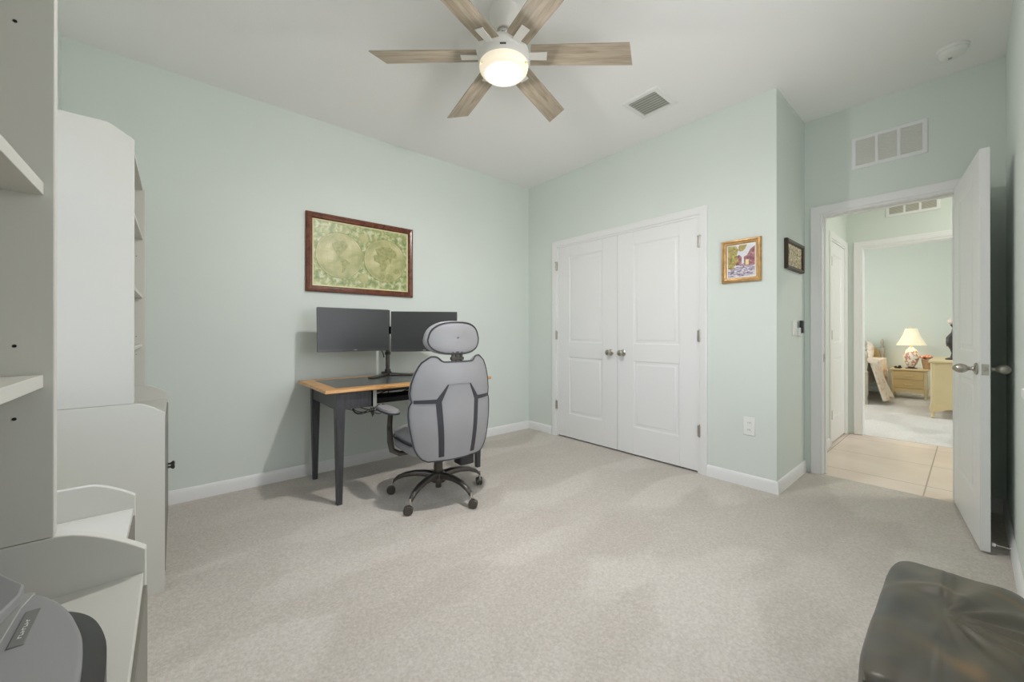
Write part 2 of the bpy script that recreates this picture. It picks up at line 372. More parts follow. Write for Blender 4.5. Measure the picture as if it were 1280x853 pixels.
# ------------------------------------------------------------------ doors
def door_mesh(W,Ht,t=.035,arch=False):
    """local: x 0..W, y -t/2..t/2, z 0..Ht"""
    mb=MB(); g=.007; c=t/2-g; st=.155*W/.76+.01; tr=.12; mr=.105; br=.24; zm=.93-.01
    mb.box(.002,-c,.002,W-.002,c,Ht-.002)
    P=[(st,br,W-st,zm-mr/2-.02),(st,zm+mr/2+.02,W-st,Ht-tr)]
    mb.box(0,-t/2,0,st,t/2,Ht).box(W-st,-t/2,0,W,t/2,Ht)
    mb.box(st,-t/2,0,W-st,t/2,br).box(st,-t/2,P[0][3],W-st,t/2,P[1][1]).box(st,-t/2,P[1][3],W-st,t/2,Ht)
    for (x0,z0,x1,z1) in P:
        for sg in (1,-1):
            f=lambda u,v,d,sg=sg:(u,sg*d,v)
            mb.sweep([(x0,z0),(x1,z0),(x1,z1),(x0,z1)],[(-.001,c),(-.001,t/2),(.004,t/2-.001),(.013,c),],True,f)
            i=.028
            mb.sweep([(x0+i,z0+i),(x1-i,z0+i),(x1-i,z1-i),(x0+i,z1-i)],[(0,c-.001),(.014,c+.005),(.014,c-.001)],True,f)
            j=i+.013; mb.prism([(x0+j,z0+j),(x1-j,z0+j),(x1-j,z1-j),(x0+j,z1-j)],c-.001,c+.005,f)
    return mb
def xform(mb,mtx):
    mb.v=[tuple(mtx@Vector(v)) for v in mb.v]; return mb
def knob_mesh(p,n):
    # round knob: p point on door face, n outward normal
    n=Vector(n).normalized(); q=n.to_track_quat('Z','Y')
    prof=[(.0285,0),(.030,.003),(.026,.008),(.012,.012),(.010,.028),(.017,.036),(.025,.045),(.028,.055),(.025,.064),(.014,.069),(.002,.070)]
    return MB().lathe(prof,n=24,T=lambda v:q@v+Vector(p))
def hinge_mesh(x,y,z,ax):
    mb=MB(); mb.lathe([(.0085,-.045),(.0085,.045)],(x,y,z),n=12); mb.lathe([(.003,.045),(.005,.048),(.003,.055)],(x,y,z),n=10)
    a=.018
    if ax=='Y': mb.box(x+.003,y-a,z-.044,x+.006,y+a,z+.044)
    else: mb.box(x-a,y-.002,z-.044,x+a,y+.002,z+.044)
    return mb
W1=.763
for nm,ya,yb,kn,hy in (('door_1',2.155,2.918,2.225,2.921),('door_2',1.391,2.151,2.092,1.388)):
    root=thing(nm,None,None,(XB+.02,(ya+yb)/2,0),kind='structure')
    mb=xform(door_mesh(yb-ya,2.022),Matrix.Translation((XB+.0215,yb,.014))@Matrix.Rotation(-PI/2,4,'Z'))
    obj('door_panel',mb,M['white'],root,bevel=.0012,seg=1)
    obj('door_knob',knob_mesh((XB+.004,kn,.925),(-1,0,0)),M['nickel'],root,smooth=True)
    for hz_ in (.335,1.085,1.83): obj('hinge',hinge_mesh(XB-.010,hy,hz_,'Y'),M['nickel'],root)
    # ball catch plate at the top hinge side
    obj('latch_plate',MB().box(XB-.020,hy-.016,1.872,XB+.003,hy+.016,1.878),M['nickel'],root)
# open room door
hp=Vector((3.838,.052,.012)); fe=Vector((3.085,-.047,.012)); dv=(fe-hp); Wd=dv.length; ang=math.atan2(dv.y,dv.x)
root=thing('door_3',None,None,(hp.x,hp.y,0),kind='structure')
mD=Matrix.Translation(hp)@Matrix.Rotation(ang,4,'Z')
obj('door_panel',xform(door_mesh(Wd,2.028),mD),M['white'],root,bevel=.0012,seg=1)
def egg(side):
    n=(mD.to_3x3()@Vector((0,side,0))); p=mD@Vector((Wd-.065,side*.0175,.912)); q=n.to_track_quat('Z','Y')
    prof=[(.030,0),(.032,.004),(.028,.009),(.013,.013),(.0095,.020),(.010,.028),(.013,.032),(.020,.040),(.0245,.052),(.0245,.062),(.020,.074),(.012,.083),(.003,.087)]
    if side>0: prof=[(r,z*.9) for r,z in prof]
    return MB().lathe(prof,n=24,T=lambda v:q@v+p)
obj('door_knob',egg(-1),M['nickel'],root,smooth=True)
obj('door_knob',egg(1),M['nickel'],root,smooth=True)
lt=MB().box(Wd-.001,-.0125,.912-.028,Wd+.0015,.0125,.912+.028); lt2=MB().lathe([(.0085,0),(.0085,.008),(.006,.011)],n=16,T=lambda v:Vector((Wd+v.z,v.x,v.y+.912)))
lp=obj('latch_plate',xform(lt,mD),M['chrome'],root); obj('latch_bolt',xform(lt2,mD),M['nickel'],lp,smooth=True)
for hz_ in (.3,1.05,1.82): obj('hinge',hinge_mesh(XC-.01,.043,hz_,'X'),M['nickel'],root)
# strike plate on the jamb, door stop on the right baseboard
tag(obj('strike_plate',MB().box(XC+.03,.7535-.0015,.88,XC+.058,.7538,.945).lathe([(.009,0),(.009,.001)],n=12,T=lambda v:Vector((XC+.044+v.x,.7515-v.z,.912+v.y))),M['nickel']),'small nickel strike plate on the white jamb of the bedroom doorway','strike plate')
root=thing('door_stop','thin metal door stop with white rubber tip low on the baseboard behind the open door','door stop',(3.105,YR+.014,.05))
obj('rod',MB().tube([(3.105,YR+.012,.05),(3.105,-.078,.05)],.0035,8),M['chrome'],root)
obj('flange',MB().lathe([(.010,0),(.009,.005),(.004,.008)],n=14,T=lambda v:Vector((3.105+v.x,YR+.013+v.z,.05+v.y))),M['chrome'],root)
obj('rubber_tip',MB().lathe([(.008,0),(.009,.004),(.008,.012)],n=14,T=lambda v:Vector((3.105+v.x,-.080+v.z,.05+v.y))),M['plastic'],root,label='white rubber tip')
# hall door (closed, seen at a grazing angle)
root=thing('door_4',None,None,(5.25,YH+.02,0),kind='structure')
obj('door_panel',xform(door_mesh(.675,2.018),Matrix.Translation((4.915,YH+.022,.012))),M['white'],root,bevel=.0012,seg=1)
for hz_ in (.3,1.09,1.82): obj('hinge',hinge_mesh(4.912,YH-.006,hz_,'X'),M['nickel'],root)
# ------------------------------------------------------------------ vents, detector, outlet, switch
def return_grille(name,label,x,y0,y1,z0,z1,fm,nslat,face=-1):
    root=thing(name,label,'air vent',(x,(y0+y1)/2,z0),group='air return grilles above the doorways')
    f=lambda u,v,d:(x-d,u,v); b=.026
    mb=MB().sweep([(y0,z0),(y1,z0),(y1,z1),(y0,z1)],[(0,0),(0,.006),(.004,.009),(b,.009),(b,0)],True,f)
    L=(y1-y0-2*b); 
    for k in (1,2):
        c=y0+b+L*k/3; mb.prism([(c-.009,z0+b-.001),(c+.009,z0+b-.001),(c+.009,z1-b+.001),(c-.009,z1-b+.001)],0,.0085,f)
    obj('frame',mb,M['white'],root,bevel=.001)
    obj('backing',MB().prism([(y0+.01,z0+.01),(y1-.01,z0+.01),(y1-.01,z1-.01),(y0+.01,z1-.01)],.0005,.0015,f),fm,root)
    for k in range(3):
        a=y0+b+L*k/3+(.009 if k else 0); c=y0+b+L*(k+1)/3-(.009 if k<2 else 0); s_=MB()
        for i in range(nslat):
            z=z0+b+(z1-z0-2*b)*(i+.5)/nslat
            s_.prism([(a,z-.0014),(c,z-.0014),(c,z+.0014),(a,z+.0014)],.0015,.006,f)
        obj('louver_panel',s_,M['slat'],root)
return_grille('wall_vent','white three-panel air return grille high on the mint wall above the open doorway',XC,.185,.58,2.325,2.56,M['filter'],17)
return_grille('wall_vent','smaller white three-panel grille with brown filter above the doorway across the hall',XH,.19,.58,2.325,2.475,M['filter2'],9)
x0,x1,y0,y1=2.49,2.795,1.39,1.675
root=thing('ceiling_vent','white square louvered supply vent in the ceiling above the closet doors','air vent',((x0+x1)/2,(y0+y1)/2,H))
f=lambda u,v,d:(u,v,H-d)
obj('frame',MB().sweep([(x0,y0),(x1,y0),(x1,y1),(x0,y1)],[(0,0),(0,.004),(.006,.009),(.038,.011),(.038,0)],True,f),M['plastic'],root,bevel=.001)
obj('backing',MB().prism([(x0+.03,y0+.03),(x1-.03,y0+.03),(x1-.03,y1-.03),(x0+.03,y1-.03)],.0005,.001,f),M['slot'],root)
for k in range(8):
    xx=x0+.046+k*.0285
    lv=[(xx,H-.0125),(xx+.021,H-.0045),(xx+.021,H-.003),(xx,H-.011)]
    obj('louver',MB().prism(lv,y0+.038,y1-.038,lambda u,v,d:(u,d,v)),M['slat'],root)
sx,sy=3.505,.068
root=thing('smoke_detector','round white smoke detector on the ceiling near the right wall above the door','smoke detector',(sx,sy,H))
obj('base',MB().lathe([(.070,H),(.070,H-.012),(.066,H-.016)],(sx,sy,0),n=40),M['plastic'],root,smooth=True)
obj('cover',MB().lathe([(.060,H-.015),(.060,H-.022),(.055,H-.038),(.042,H-.046),(.012,H-.047)],(sx,sy,0),n=40),M['plastic'],root,smooth=True)
obj('test_button',MB().lathe([(.009,H-.046),(.009,H-.049)],(sx+.012,sy+.01,0),n=16),M['mlight'],root)
root=thing('outlet','white duplex electrical outlet low on the mint wall right of the closet','outlet',(XB,1.038,.37))
f=lambda u,v,d:(XB-d,u,v)
obj('cover_plate',MB().prism([(.999,.372),(1.077,.372),(1.077,.502),(.999,.502)],0,.006,f),M['plastic'],root,bevel=.003)
for zc in (.412,.462):
    so=obj('socket',MB().rbox(XB-.008,1.021,zc-.015,XB-.005,1.055,zc+.015,.010,4,ax='X'),M['plastic'],root,smooth=True)
    for dy in (-.006,.006): obj('slot',MB().box(XB-.0085,1.038+dy-.0012,zc-.004,XB-.0078,1.038+dy+.0012,zc+.006),M['dark'],so)
root=thing('light_switch','white light switch plate on the narrow mint return wall beside the doorway','light switch',(3.55,YRET,1.09))
f=lambda u,v,d:(u,YRET-d,v)
obj('cover_plate',MB().prism([(3.495,1.088),(3.612,1.088),(3.612,1.203),(3.495,1.203)],0,.006,f),M['plastic'],root,bevel=.003)
for u in (3.53,3.577): obj('rocker',MB().prism([(u-.016,1.112),(u+.016,1.112),(u+.016,1.179),(u-.016,1.179)],.005,.009,f),M['plastic'],root,bevel=.002)
root=thing('fan_remote','black remote control held in a white wall cradle beside the light switch','remote control',(3.67,YRET,1.09))
obj('body',MB().rbox(3.640,YRET-.034,1.108,3.690,YRET-.010,1.205,.010),M['black'],root,smooth=True)
obj('cradle',MB().rbox(3.634,YRET-.022,1.086,3.696,YRET,1.150,.006),M['plastic'],root,smooth=True,label='white cradle')
# ------------------------------------------------------------------ ceiling fan
fx,fy=1.302,1.588
root=thing('ceiling_fan','white six-blade ceiling fan with washed oak blades and a lit round lamp','ceiling fan',(fx,fy,H))
obj('canopy',MB().lathe([(.072,H),(.074,H-.01),(.074,H-.055),(.066,H-.075),(.045,H-.098),(.038,H-.104)],(fx,fy,0),n=40),M['fanwhite'],root,smooth=True)
obj('ball_joint',MB().lathe([(.004,2.715),(.020,2.708),(.030,2.695),(.031,2.683),(.024,2.668),(.012,2.66)],(fx,fy,0),n=24),M['chrome'],root,smooth=True,label='chrome ball joint')
obj('downrod',MB().lathe([(.013,2.70),(.013,2.62)],(fx,fy,0),n=16),M['fanwhite'],root,smooth=True)
obj('yoke_cover',MB().lathe([(.017,2.66),(.022,2.65),(.034,2.612),(.06,2.605)],(fx,fy,0),n=24),M['fanwhite'],root,smooth=True)
mh=obj('motor_housing',MB().lathe([(.05,2.612),(.095,2.608),(.122,2.596),(.131,2.575),(.132,2.552),(.129,2.548),(.129,2.545),(.132,2.543),(.132,2.515),(.128,2.508)],(fx,fy,0),n=56),M['fanwhite'],root,smooth=True)
q=R(229); obj('badge',MB().box(-.015,-.0015,0,.015,.0015,.008,T=lambda v:Matrix.Translation((fx+.1325*math.cos(q),fy+.1325*math.sin(q),2.526))@Matrix.Rotation(q+PI/2,4,'Z')@v),M['gun'],mh)
obj('lamp_diffuser',MB().lathe([(.127,2.510),(.128,2.498),(.124,2.482),(.112,2.468),(.09,2.459),(.064,2.455),(.02,2.4535)],(fx,fy,0),n=56),M['diffuser'],root,smooth=True)
for a in (R(229+62),R(229-62)):
    obj('pull_knob',MB().tube([(fx+.12*math.cos(a),fy+.12*math.sin(a),2.49),(fx+.137*math.cos(a),fy+.137*math.sin(a),2.478)],.004,8),M['brass'],root)
for k in range(6):
    a=R(18.4+60*k); mt=Matrix.Translation((fx,fy,2.562))@Matrix.Rotation(a,4,'Z')
    loc=wloc(root).inverted()@mt.translation
    pt=R(11)
    # blade (local x along the blade; +y side is lower)
    poly=[(.14,-.060),(.638,-.066),(.688,.066),(.14,.060)]
    bl=obj('blade',MB().prism(poly,-.003,.003,lambda u,v,d:(u,v,d)),M['oak'],root,bevel=.001,world=False,loc=(loc.x,loc.y,loc.z),rot=(-pt,0,a))
    br=MB().prism([(.10,-.020),(.225,-.023),(.225,.023),(.10,.020)],-.0095,-.0035,lambda u,v,d:(u,v,d))
    obj('blade_bracket',br,M['fanwhite'],bl,bevel=.001,world=False,loc=(0,0,0))
# ------------------------------------------------------------------ bookcase units (tall hutch on base)
FX=-.036
def side_panel(y0,y1,full=True,x0=XD+.02,xf=FX,zt=.766,zg=.816):
    """base side with gallery curve, optional hutch side above"""
    hx=xf-.096
    poly=[(x0,0),(xf,0),(xf,zt)]
    n=8
    for k in range(1,n+1):
        t=k/n; poly.append((xf-.090*t,zt+(zg-zt)*(1-(1-t)**1.5)))
    poly+= [(hx,zg),(x0,zg)]
    b=MB().prism(poly,y0,y1,lambda u,v,d:(u,d,v)); h=None
    if full:
        h=MB().prism([(x0,zg+.001),(hx,zg+.001),(hx,1.907),(hx-.076,1.956),(x0,1.956)],y0,y1,lambda u,v,d:(u,d,v))
    return b,h
def unit(y0,y1,label,full=True,dx=0,zt=.766,zg=.816,cat='bookcase',name='bookcase'):
    xf=FX+dx; root=thing(name,label,cat,(XD+.2,(y0+y1)/2,0),group='tall bookcases along the near wall' if full else None); t=.018; X0=XD+.018; zs=zt-.036
    for (a,b) in ((y0,y0+t),(y1-t,y1)):
        bs,hs=side_panel(a,b,full,X0,xf,zt,zg)
        obj('side_panel',bs,M['furn'],root,bevel=.0015)
        if hs: obj('hutch_side_panel',hs,M['furn'],root,bevel=.0015)
    obj('desk_top',MB().box(X0,y0+t,zs-.018,xf-.003,y1-t,zs),M['furn'],root,bevel=.001)
    obj('back_panel',MB().box(X0,y0+t,.05,X0+.006,y1-t,1.94 if full else zg),M['furn'],root)
    obj('bottom_shelf',MB().box(X0+.006,y0+t,.06,xf-.02,y1-t,.078),M['furn'],root)
    obj('plinth',MB().box(xf-.045,y0+t,0,xf-.03,y1-t,.06),M['furn'],root)
    ym=(y0+y1)/2
    for a,b,kk in ((y0+t+.002,ym-.001,-1),(ym+.001,y1-t-.002,1)):
        d=obj('cabinet_door',MB().box(xf-.018,a,.08,xf+.002 if full else xf,b,zs-.02),M['front'],root,bevel=.0015,label='taupe grey cabinet door')
        ky=b-.03 if kk<0 else a+.03
        obj('knob',MB().lathe([(.006,0),(.005,.010),(.012,.018),(.013,.024),(.006,.028)],n=16,T=lambda v,ky=ky:Vector((xf+(.004 if full else 0)+v.z,ky+v.x,.44+v.y))),M['bronze'],d,smooth=True)
    if full:
        hx=xf-.096-.010
        for z in (1.031,1.302,1.63): obj('shelf',MB().box(X0+.006,y0+t,z,hx,y1-t,z+.018),M['furn'],root,bevel=.001)
        obj('top_panel',MB().box(X0+.006,y0+t,1.905,hx-.0,y1-t,1.923),M['furn'],root,bevel=.001)
        for z in (.99,1.09,1.535):
            for xx in (-.168,-.40):
                ph=MB(); ph.lathe([(.0022,0),(.0022,.0006)],n=8,T=lambda v,z=z,xx=xx:Vector((xx+v.x,y1-t-v.z,z+v.y)))
                obj('pin_hole',ph,M['dark'],root)
    return root
unit(.095,.868,'tall grey-beige bookcase nearest the camera, open shelves over a base, at the left edge')
unit(2.245,3.02,'tall grey-beige bookcase in the far corner against the long mint wall, plain side showing')
unit(.885,1.56,'low grey-beige cabinet with raised gallery edge between the two tall bookcases',False,dx=-.052,zt=.648,zg=.695,cat='cabinet',name='low_cabinet')
# grey machine on the near desk top
zb=.7315; z1=.80
inn=[(-.40,.30),(-.40,.66),(-.30,.745),(-.20,.765),(-.142,.742),(-.115,.708),(-.092,.660),(-.076,.605),(-.070,.575),(-.066,.53),(-.064,.45),(-.075,.30)]
def scale_pts(p,d):
    c=Vector((-.25,.5)); o=[]
    for a,b in p: v=Vector((a,b))-c; o.append(tuple(c+v*(1+d)))
    return o
root=thing('desktop_machine','rounded grey machine with black side and white-lettered badge on the nearest bookcase base','machine',(-.24,.5,zb))
def loft(mb,rings):
    n=len(rings[0][0]); vs=[(a,b,z) for o,z in rings for a,b in o]
    fs=[(k*n+i,k*n+(i+1)%n,(k+1)*n+(i+1)%n,(k+1)*n+i) for k in range(len(rings)-1) for i in range(n)]
    fs.append(tuple(range(n-1,-1,-1))); fs.append(tuple((len(rings)-1)*n+i for i in range(n)))
    return mb.add(vs,fs)
def chaikin(p,it=2):
    for _ in range(it):
        q=[]
        for i in range(len(p)):
            a=Vector(p[i]);b=Vector(p[(i+1)%len(p)]); q+= [tuple(a*.75+b*.25),tuple(a*.25+b*.75)]
        p=q
    return p
ic=chaikin(inn)
oc=chaikin([(-.395,.30),(-.395,.655),(-.30,.74),(-.20,.76),(-.145,.738),(-.120,.716),(-.094,.697),(-.074,.668),(-.062,.631),(-.054,.59),(-.050,.50),(-.055,.30)])
obj('black_side',loft(MB(),[(oc,zb),(oc,zb+.045),(scale_pts(ic,.0),z1-.012)]),M['black'],root,smooth=True,label='black rounded side')
obj('grey_cover',loft(MB(),[(ic,z1-.014),(ic,z1-.003),(scale_pts(ic,-.02),z1)]),M['mgrey'],root,smooth=True)
def tilt(v): return Matrix.Translation((-.1195,.640,z1))@Matrix.Rotation(R(90),4,'Z')@v
bd=obj('badge',MB().box(-.032,-.006,-.001,.036,.006,.0010,T=tilt),M['mgrey2'],root,bevel=.0008)
for i in range(7):
    u=-.019+i*.0052; lm=MB().box(u,-.0015,.0009,u+.0009,.0015,.0014,T=tilt)
    k_=(1,-1,0)[i%3]*.0010; lm.box(u+.0005,k_-.0004,.0009,u+.0035,k_+.0004,.0014,T=tilt)
    obj('badge_letter',lm,M['letter'],bd)
obj('light_band',MB().prism([(-.16,.50),(-.16,.705),(-.14,.728),(-.126,.719),(-.131,.69),(-.134,.50)],z1-.004,z1+.0012,lambda u,v,d:(u,v,d)),M['mlight'],root,bevel=.0008,label='light grey band')
fp=[(-.30,.56),(-.30,.80),(-.17,.742),(-.123,.657),(-.121,.635),(-.135,.56)]
obj('raised_flap',MB().prism(fp,.828,.840,lambda u,v,d:(u,v,d)).box(-.29,.60,z1,-.27,.70,.83).box(-.17,.60,z1,-.16,.66,.83),M['mgrey'],root,bevel=.002)
# figurine on the near shelf, just entering the left edge
p=Vector((-.2125,.82,1.050))
root=thing('figurine','small peach and white porcelain figurine on the shelf at the left edge','figurine',p)
obj('dress',MB().lathe([(.014,0),(.016,.004),(.012,.016),(.007,.030),(.006,.034)],p,n=20),M['plastic'],root,smooth=True)
obj('head',MB().lathe([(.003,.032),(.0095,.038),(.0125,.046),(.011,.056),(.004,.062)],p,n=20),M['porcelain'],root,smooth=True)
# ------------------------------------------------------------------ desk
dx0,dx1,dy0_,dy1_,zt=.70,2.0,2.60,3.325,.748
root=thing('writing_desk','charcoal wooden writing desk with honey oak edged top standing against the left wall','desk',((dx0+dx1)/2,3.0,0))
f=lambda u,v,d:(u,v,d)
top=obj('table_top',MB().sweep([(dx0,dy0_),(dx1,dy0_),(dx1,dy1_),(dx0,dy1_)],[(0,zt-.018),(.004,zt-.004),(.008,zt),(.092,zt),(.092,zt-.02),(.012,zt-.024)],True,f),M['honey'],root,smooth=True,angle=25)
obj('inlay',MB().box(dx0+.09,dy0_+.09,zt-.02,dx1-.09,dy1_-.09,zt-.0005),M['blotter'],top,label='dark inlaid writing surface')
ax0,ax1,ay0,ay1=dx0+.075,dx1-.075,dy0_+.03,dy1_-.06
for (lx,sx_) in ((ax0,1),(ax1,-1)):
    for (ly,sy_) in ((ay0,1),(ay1,-1)):
        mb=MB(); w0,w1=.056,.033
        def ring(w,z): return [(lx,ly,z),(lx+sx_*w,ly,z),(lx+sx_*w,ly+sy_*w,z),(lx,ly+sy_*w,z)]
        # taper on the inner faces and slightly on the outer ones
        def ring2(w,z,o): return [(lx+sx_*o,ly+sy_*o,z),(lx+sx_*(o+w),ly+sy_*o,z),(lx+sx_*(o+w),ly+sy_*(o+w),z),(lx+sx_*o,ly+sy_*(o+w),z)]
        vs=ring2(w1,0,.010)+ring2(w0,.60,0)+ring2(w0,zt-.024,0)
        fs=[(0,1,2,3),(8,9,10,11)]+[(k*4+i,k*4+(i+1)%4,(k+1)*4+(i+1)%4,(k+1)*4+i) for k in (0,1) for i in range(4)]
        mb.add(vs,fs); obj('leg',mb,M['charwood'],root,bevel=.002)
za=.612
obj('side_apron',MB().box(ax0+.006,ay0+.056,za,ax0+.026,ay1-.056,zt-.024),M['charwood'],root,bevel=.001)
obj('side_apron',MB().box(ax1-.026,ay0+.056,za,ax1-.006,ay1-.056,zt-.024),M['charwood'],root,bevel=.001)
obj('back_apron',MB().box(ax0+.056,ay1-.026,za,ax1-.056,ay1-.006,zt-.024),M['charwood'],root,bevel=.001)
dr=obj('drawer',MB().box(ax0+.056,ay0+.006,za,1.015,ay0+.026,zt-.026).box(1.003,ay0+.006,za,1.015,ay0+.42,zt-.026),M['charwood'],root,bevel=.001)
dr=obj('drawer',MB().box(1.70,ay0+.006,za,ax1-.056,ay0+.026,zt-.026).box(1.70,ay0+.006,za,1.712,ay0+.42,zt-.026),M['charwood'],root,bevel=.001)
obj('lit_drawer_side',MB().box(1.015,ay0+.004,za-.004,1.04,ay0+.42,zt-.026),M['mlight'],root,label='drawer side in pale grey as if lit, beside the open centre bay')  # charcoal drawer side; the light catching it is put into the grey colour
tr_=MB().box(1.05,ay0+.10,za+.005,1.70,ay0+.44,za+.015).box(1.05,ay0+.09,za,1.70,ay0+.10,za+.035)
for i in range(7): tr_.tube([(1.06+i*.09,ay0+.095,za+.03),(1.10+i*.09,ay0+.16,za+.05+(i%2)*.02),(1.15+i*.09,ay0+.095,za+.085)],.004,6)
obj('wire_tray',tr_,M['black'],root,smooth=True)
# cables hanging below
random.seed(3)
root=thing('cable_bundle','tangled black cables hanging under the left front of the desk','cable',(.95,2.72,.6))
for k in range(5):
    pts=[]; xa=.86+.03*k; 
    for i in range(17):
        t=i/16; pts.append((xa+.16*t+.02*math.sin(9*t+k*2),ay0+.05+.05*math.sin(5*t+k),.606-.050*math.sin(PI*t)*(.6+.15*k)-.012*math.sin(13*t+k*3)*math.sin(PI*t)))
    obj('cable',MB().tube(pts,.003,6),M['cable'],root,smooth=True)
# ------------------------------------------------------------------ monitors
def monitor(c,rz,label,tlt=-3):
    root=thing('monitor',label,'monitor',c,rz,group='monitors on the desk stand')
    W,Hh=.54,.332; Tm=lambda v:Matrix.Translation(c)@Matrix.Rotation(rz,4,'Z')@Matrix.Rotation(R(tlt),4,'X')@v
    mb=MB().rbox(-W/2,0,-Hh/2,W/2,.022,Hh/2,.004,3,T=Tm,ax='Y'); 
    mb.rbox(-W*.36,.018,-Hh*.36,W*.36,.045,Hh*.36,.03,4,T=Tm,ax='Y')
    bz=obj('casing',mb,M['bezel'],root,smooth=True)
    obj('screen',MB().box(-W/2+.010,-.0012,-Hh/2+.020,W/2-.010,.002,Hh/2-.010,T=Tm),M['screen'],root)
    lg=MB(); 
    for i,(u,w_) in enumerate(((-.011,.0045),(-.0045,.0028),(.0005,.0045),(.007,.0028))): lg.box(u,-.0018,-Hh/2+.007,u+w_,.0005,-Hh/2+.0145,T=Tm)
    obj('logo',lg,M['mlight'],root)
    obj('mount_plate',MB().box(-.05,.044,-.05,.05,.056,.05,T=Tm),M['black'],root)
monitor((1.052,3.095,1.134),0,'left black flat monitor, square to the wall, on the shared desk stand')
rc=Vector((1.572,2.958,1.122)); monitor(rc,R(-30),'right black flat monitor, angled inward behind the chair headrest',-2)
px,py=1.372,3.235
root=thing('monitor_stand','black twin-monitor pole stand with splayed feet on the back of the desk','monitor stand',(px,py,zt))
obj('pole',MB().lathe([(.017,zt+.01),(.017,1.30),(.014,1.305)],(px,py,0),n=20),M['gun'],root,smooth=True)
obj('pole_collar',MB().lathe([(.024,zt+.01),(.024,zt+.05),(.02,zt+.055)],(px,py,0),n=20),M['black'],root,smooth=True)
obj('pole_collar',MB().lathe([(.023,.925),(.023,.95)],(px,py,0),n=20),M['black'],root,smooth=True)
def foot(dx,dy,wd):
    d=Vector((dx,dy,0)); n=Vector((-dy,dx,0)).normalized()*wd; p0=Vector((px,py,zt)); p1=p0+d
    vs=[p0-n*.8,p0+n*.8,p1+n,p1-n]; up=[v+Vector((0,0,h)) for v,h in zip(vs,(.024,.024,.010,.010))]
    return MB().add(vs+up,[(0,3,2,1),(4,5,6,7),(0,1,5,4),(1,2,6,5),(2,3,7,6),(3,0,4,7)])
obj('foot',foot(-.20,-.15,.030),M['gun'],root,bevel=.006)
obj('foot',foot(.21,-.14,.022),M['gun'],root,bevel=.006)
obj('foot_clamp',MB().rbox(px-.045,py-.02,zt+.001,px+.03,py+.035,zt+.034,.01),M['black'],root,smooth=True)
bar=obj('crossbar',MB().tube([(1.06,3.17,1.134),(1.25,3.21,1.134),(px,py-.02,1.134),(1.5,3.13,1.125),(rc.x+.022,rc.y+.055,1.125)],.014,10),M['black'],root,smooth=True)
obj('arm_clamp',MB().rbox(px-.03,py-.035,1.10,px+.03,py+.03,1.165,.01),M['black'],root,smooth=True)
tag(obj('monitor_cable',MB().tube([(1.27,3.165,1.03),(1.29,3.18,.98),(1.315,3.19,.935),(1.325,3.20,.905)],[.003,.003,.0045,.005],6),M['cable'],smooth=True),'short black cable end hanging below the left monitor','cable')
# ------------------------------------------------------------------ office chair
cx,cy=1.365,2.37; TH=R(-3)  # facing +Y
root=thing('office_chair','grey padded office chair with headrest and black piping pulled up to the desk','office chair',(cx,cy,0),TH)
def interp(tab,x):
    if x<=tab[0][0]: return tab[0][1]
    for (a,b),(c,d) in zip(tab,tab[1:]):
        if x<=c: t=(x-a)/(c-a); t=t*t*(3-2*t) if False else t; return b+(d-b)*t
    return tab[-1][1]
WT=[(.320,.185),(.335,.215),(.36,.238),(.40,.258),(.46,.272),(.54,.286),(.61,.292),(.655,.290),(.680,.281),(.692,.270),(.704,.280),(.74,.284),(.80,.276),(.86,.258),(.90,.240),(.935,.218),(.955,.198),(.975,.17)]
def back_y(u,z):   # rear surface of the backrest, local; more negative y = towards the viewer
    return -.285+.055*((z-.55)/.4)**2*(1 if z<.55 else .2)-.012*(z-.55)+ .105*(abs(u)/.29)**2.0
def ztop(s): # along s in -1..1
    a=abs(s); t=max(0,min(1,(a-.42)/.36)); t=t*t*(3-2*t); return .930+.034*t-.035*max(0,(a-.86)/.14)**2
nS,nZ=41,44
def bsurf(s,t,rear):
    z=.320+(ztop(s)-.320)*t; w_=interp(WT,min(z,.955)); u=s*w_
    y=back_y(u,z); e=max(0,1-abs(s)**6); et=max(0,1-abs(2*t-1)**10)
    th=.012+.030*math.sqrt(e*et)
    bulge=.010*math.sqrt(e)*(math.exp(-((z-.82)/.11)**2)+math.exp(-((z-.53)/.16)**2)) 
    return Vector((u,y-bulge if rear else y+th*1.9,z))
mb=MB()
mb.grid(nS,nZ,lambda i,j:bsurf(2*i-1,j,True)); mb.grid(nS,nZ,lambda i,j:bsurf(2*i-1,j,False))
o1=nS*nZ
def idx(i,j): return j*nS+i
edge=[(i,0) for i in range(nS)]+[(nS-1,j) for j in range(1,nZ)]+[(i,nZ-1) for i in range(nS-2,-1,-1)]+[(0,j) for j in range(nZ-2,0,-1)]
for a,b in zip(edge,edge[1:]+edge[:1]): mb.f.append((idx(*a),idx(*b),o1+idx(*b),o1+idx(*a))); mb.mi.append(0)
back=obj('backrest',mb,M['leath_g'],root,smooth=True,world=False,loc=(0,0,0),angle=60)
pp=[bsurf(2*(i/(nS-1))-1,j/(nZ-1),True)+Vector((0,.001,0)) for i,j in edge]
obj('piping',MB().tube(pp,.0052,6,closed=True),M['leath_d'],back,smooth=True,world=False,loc=(0,0,0))
def rear_y(u,z):
    w_=interp(WT,min(z,.955)); s=max(-1,min(1,u/w_)); e=max(0,1-abs(s)**6)
    return back_y(u,z)-.010*math.sqrt(e)*(math.exp(-((z-.82)/.11)**2)+math.exp(-((z-.53)/.16)**2))
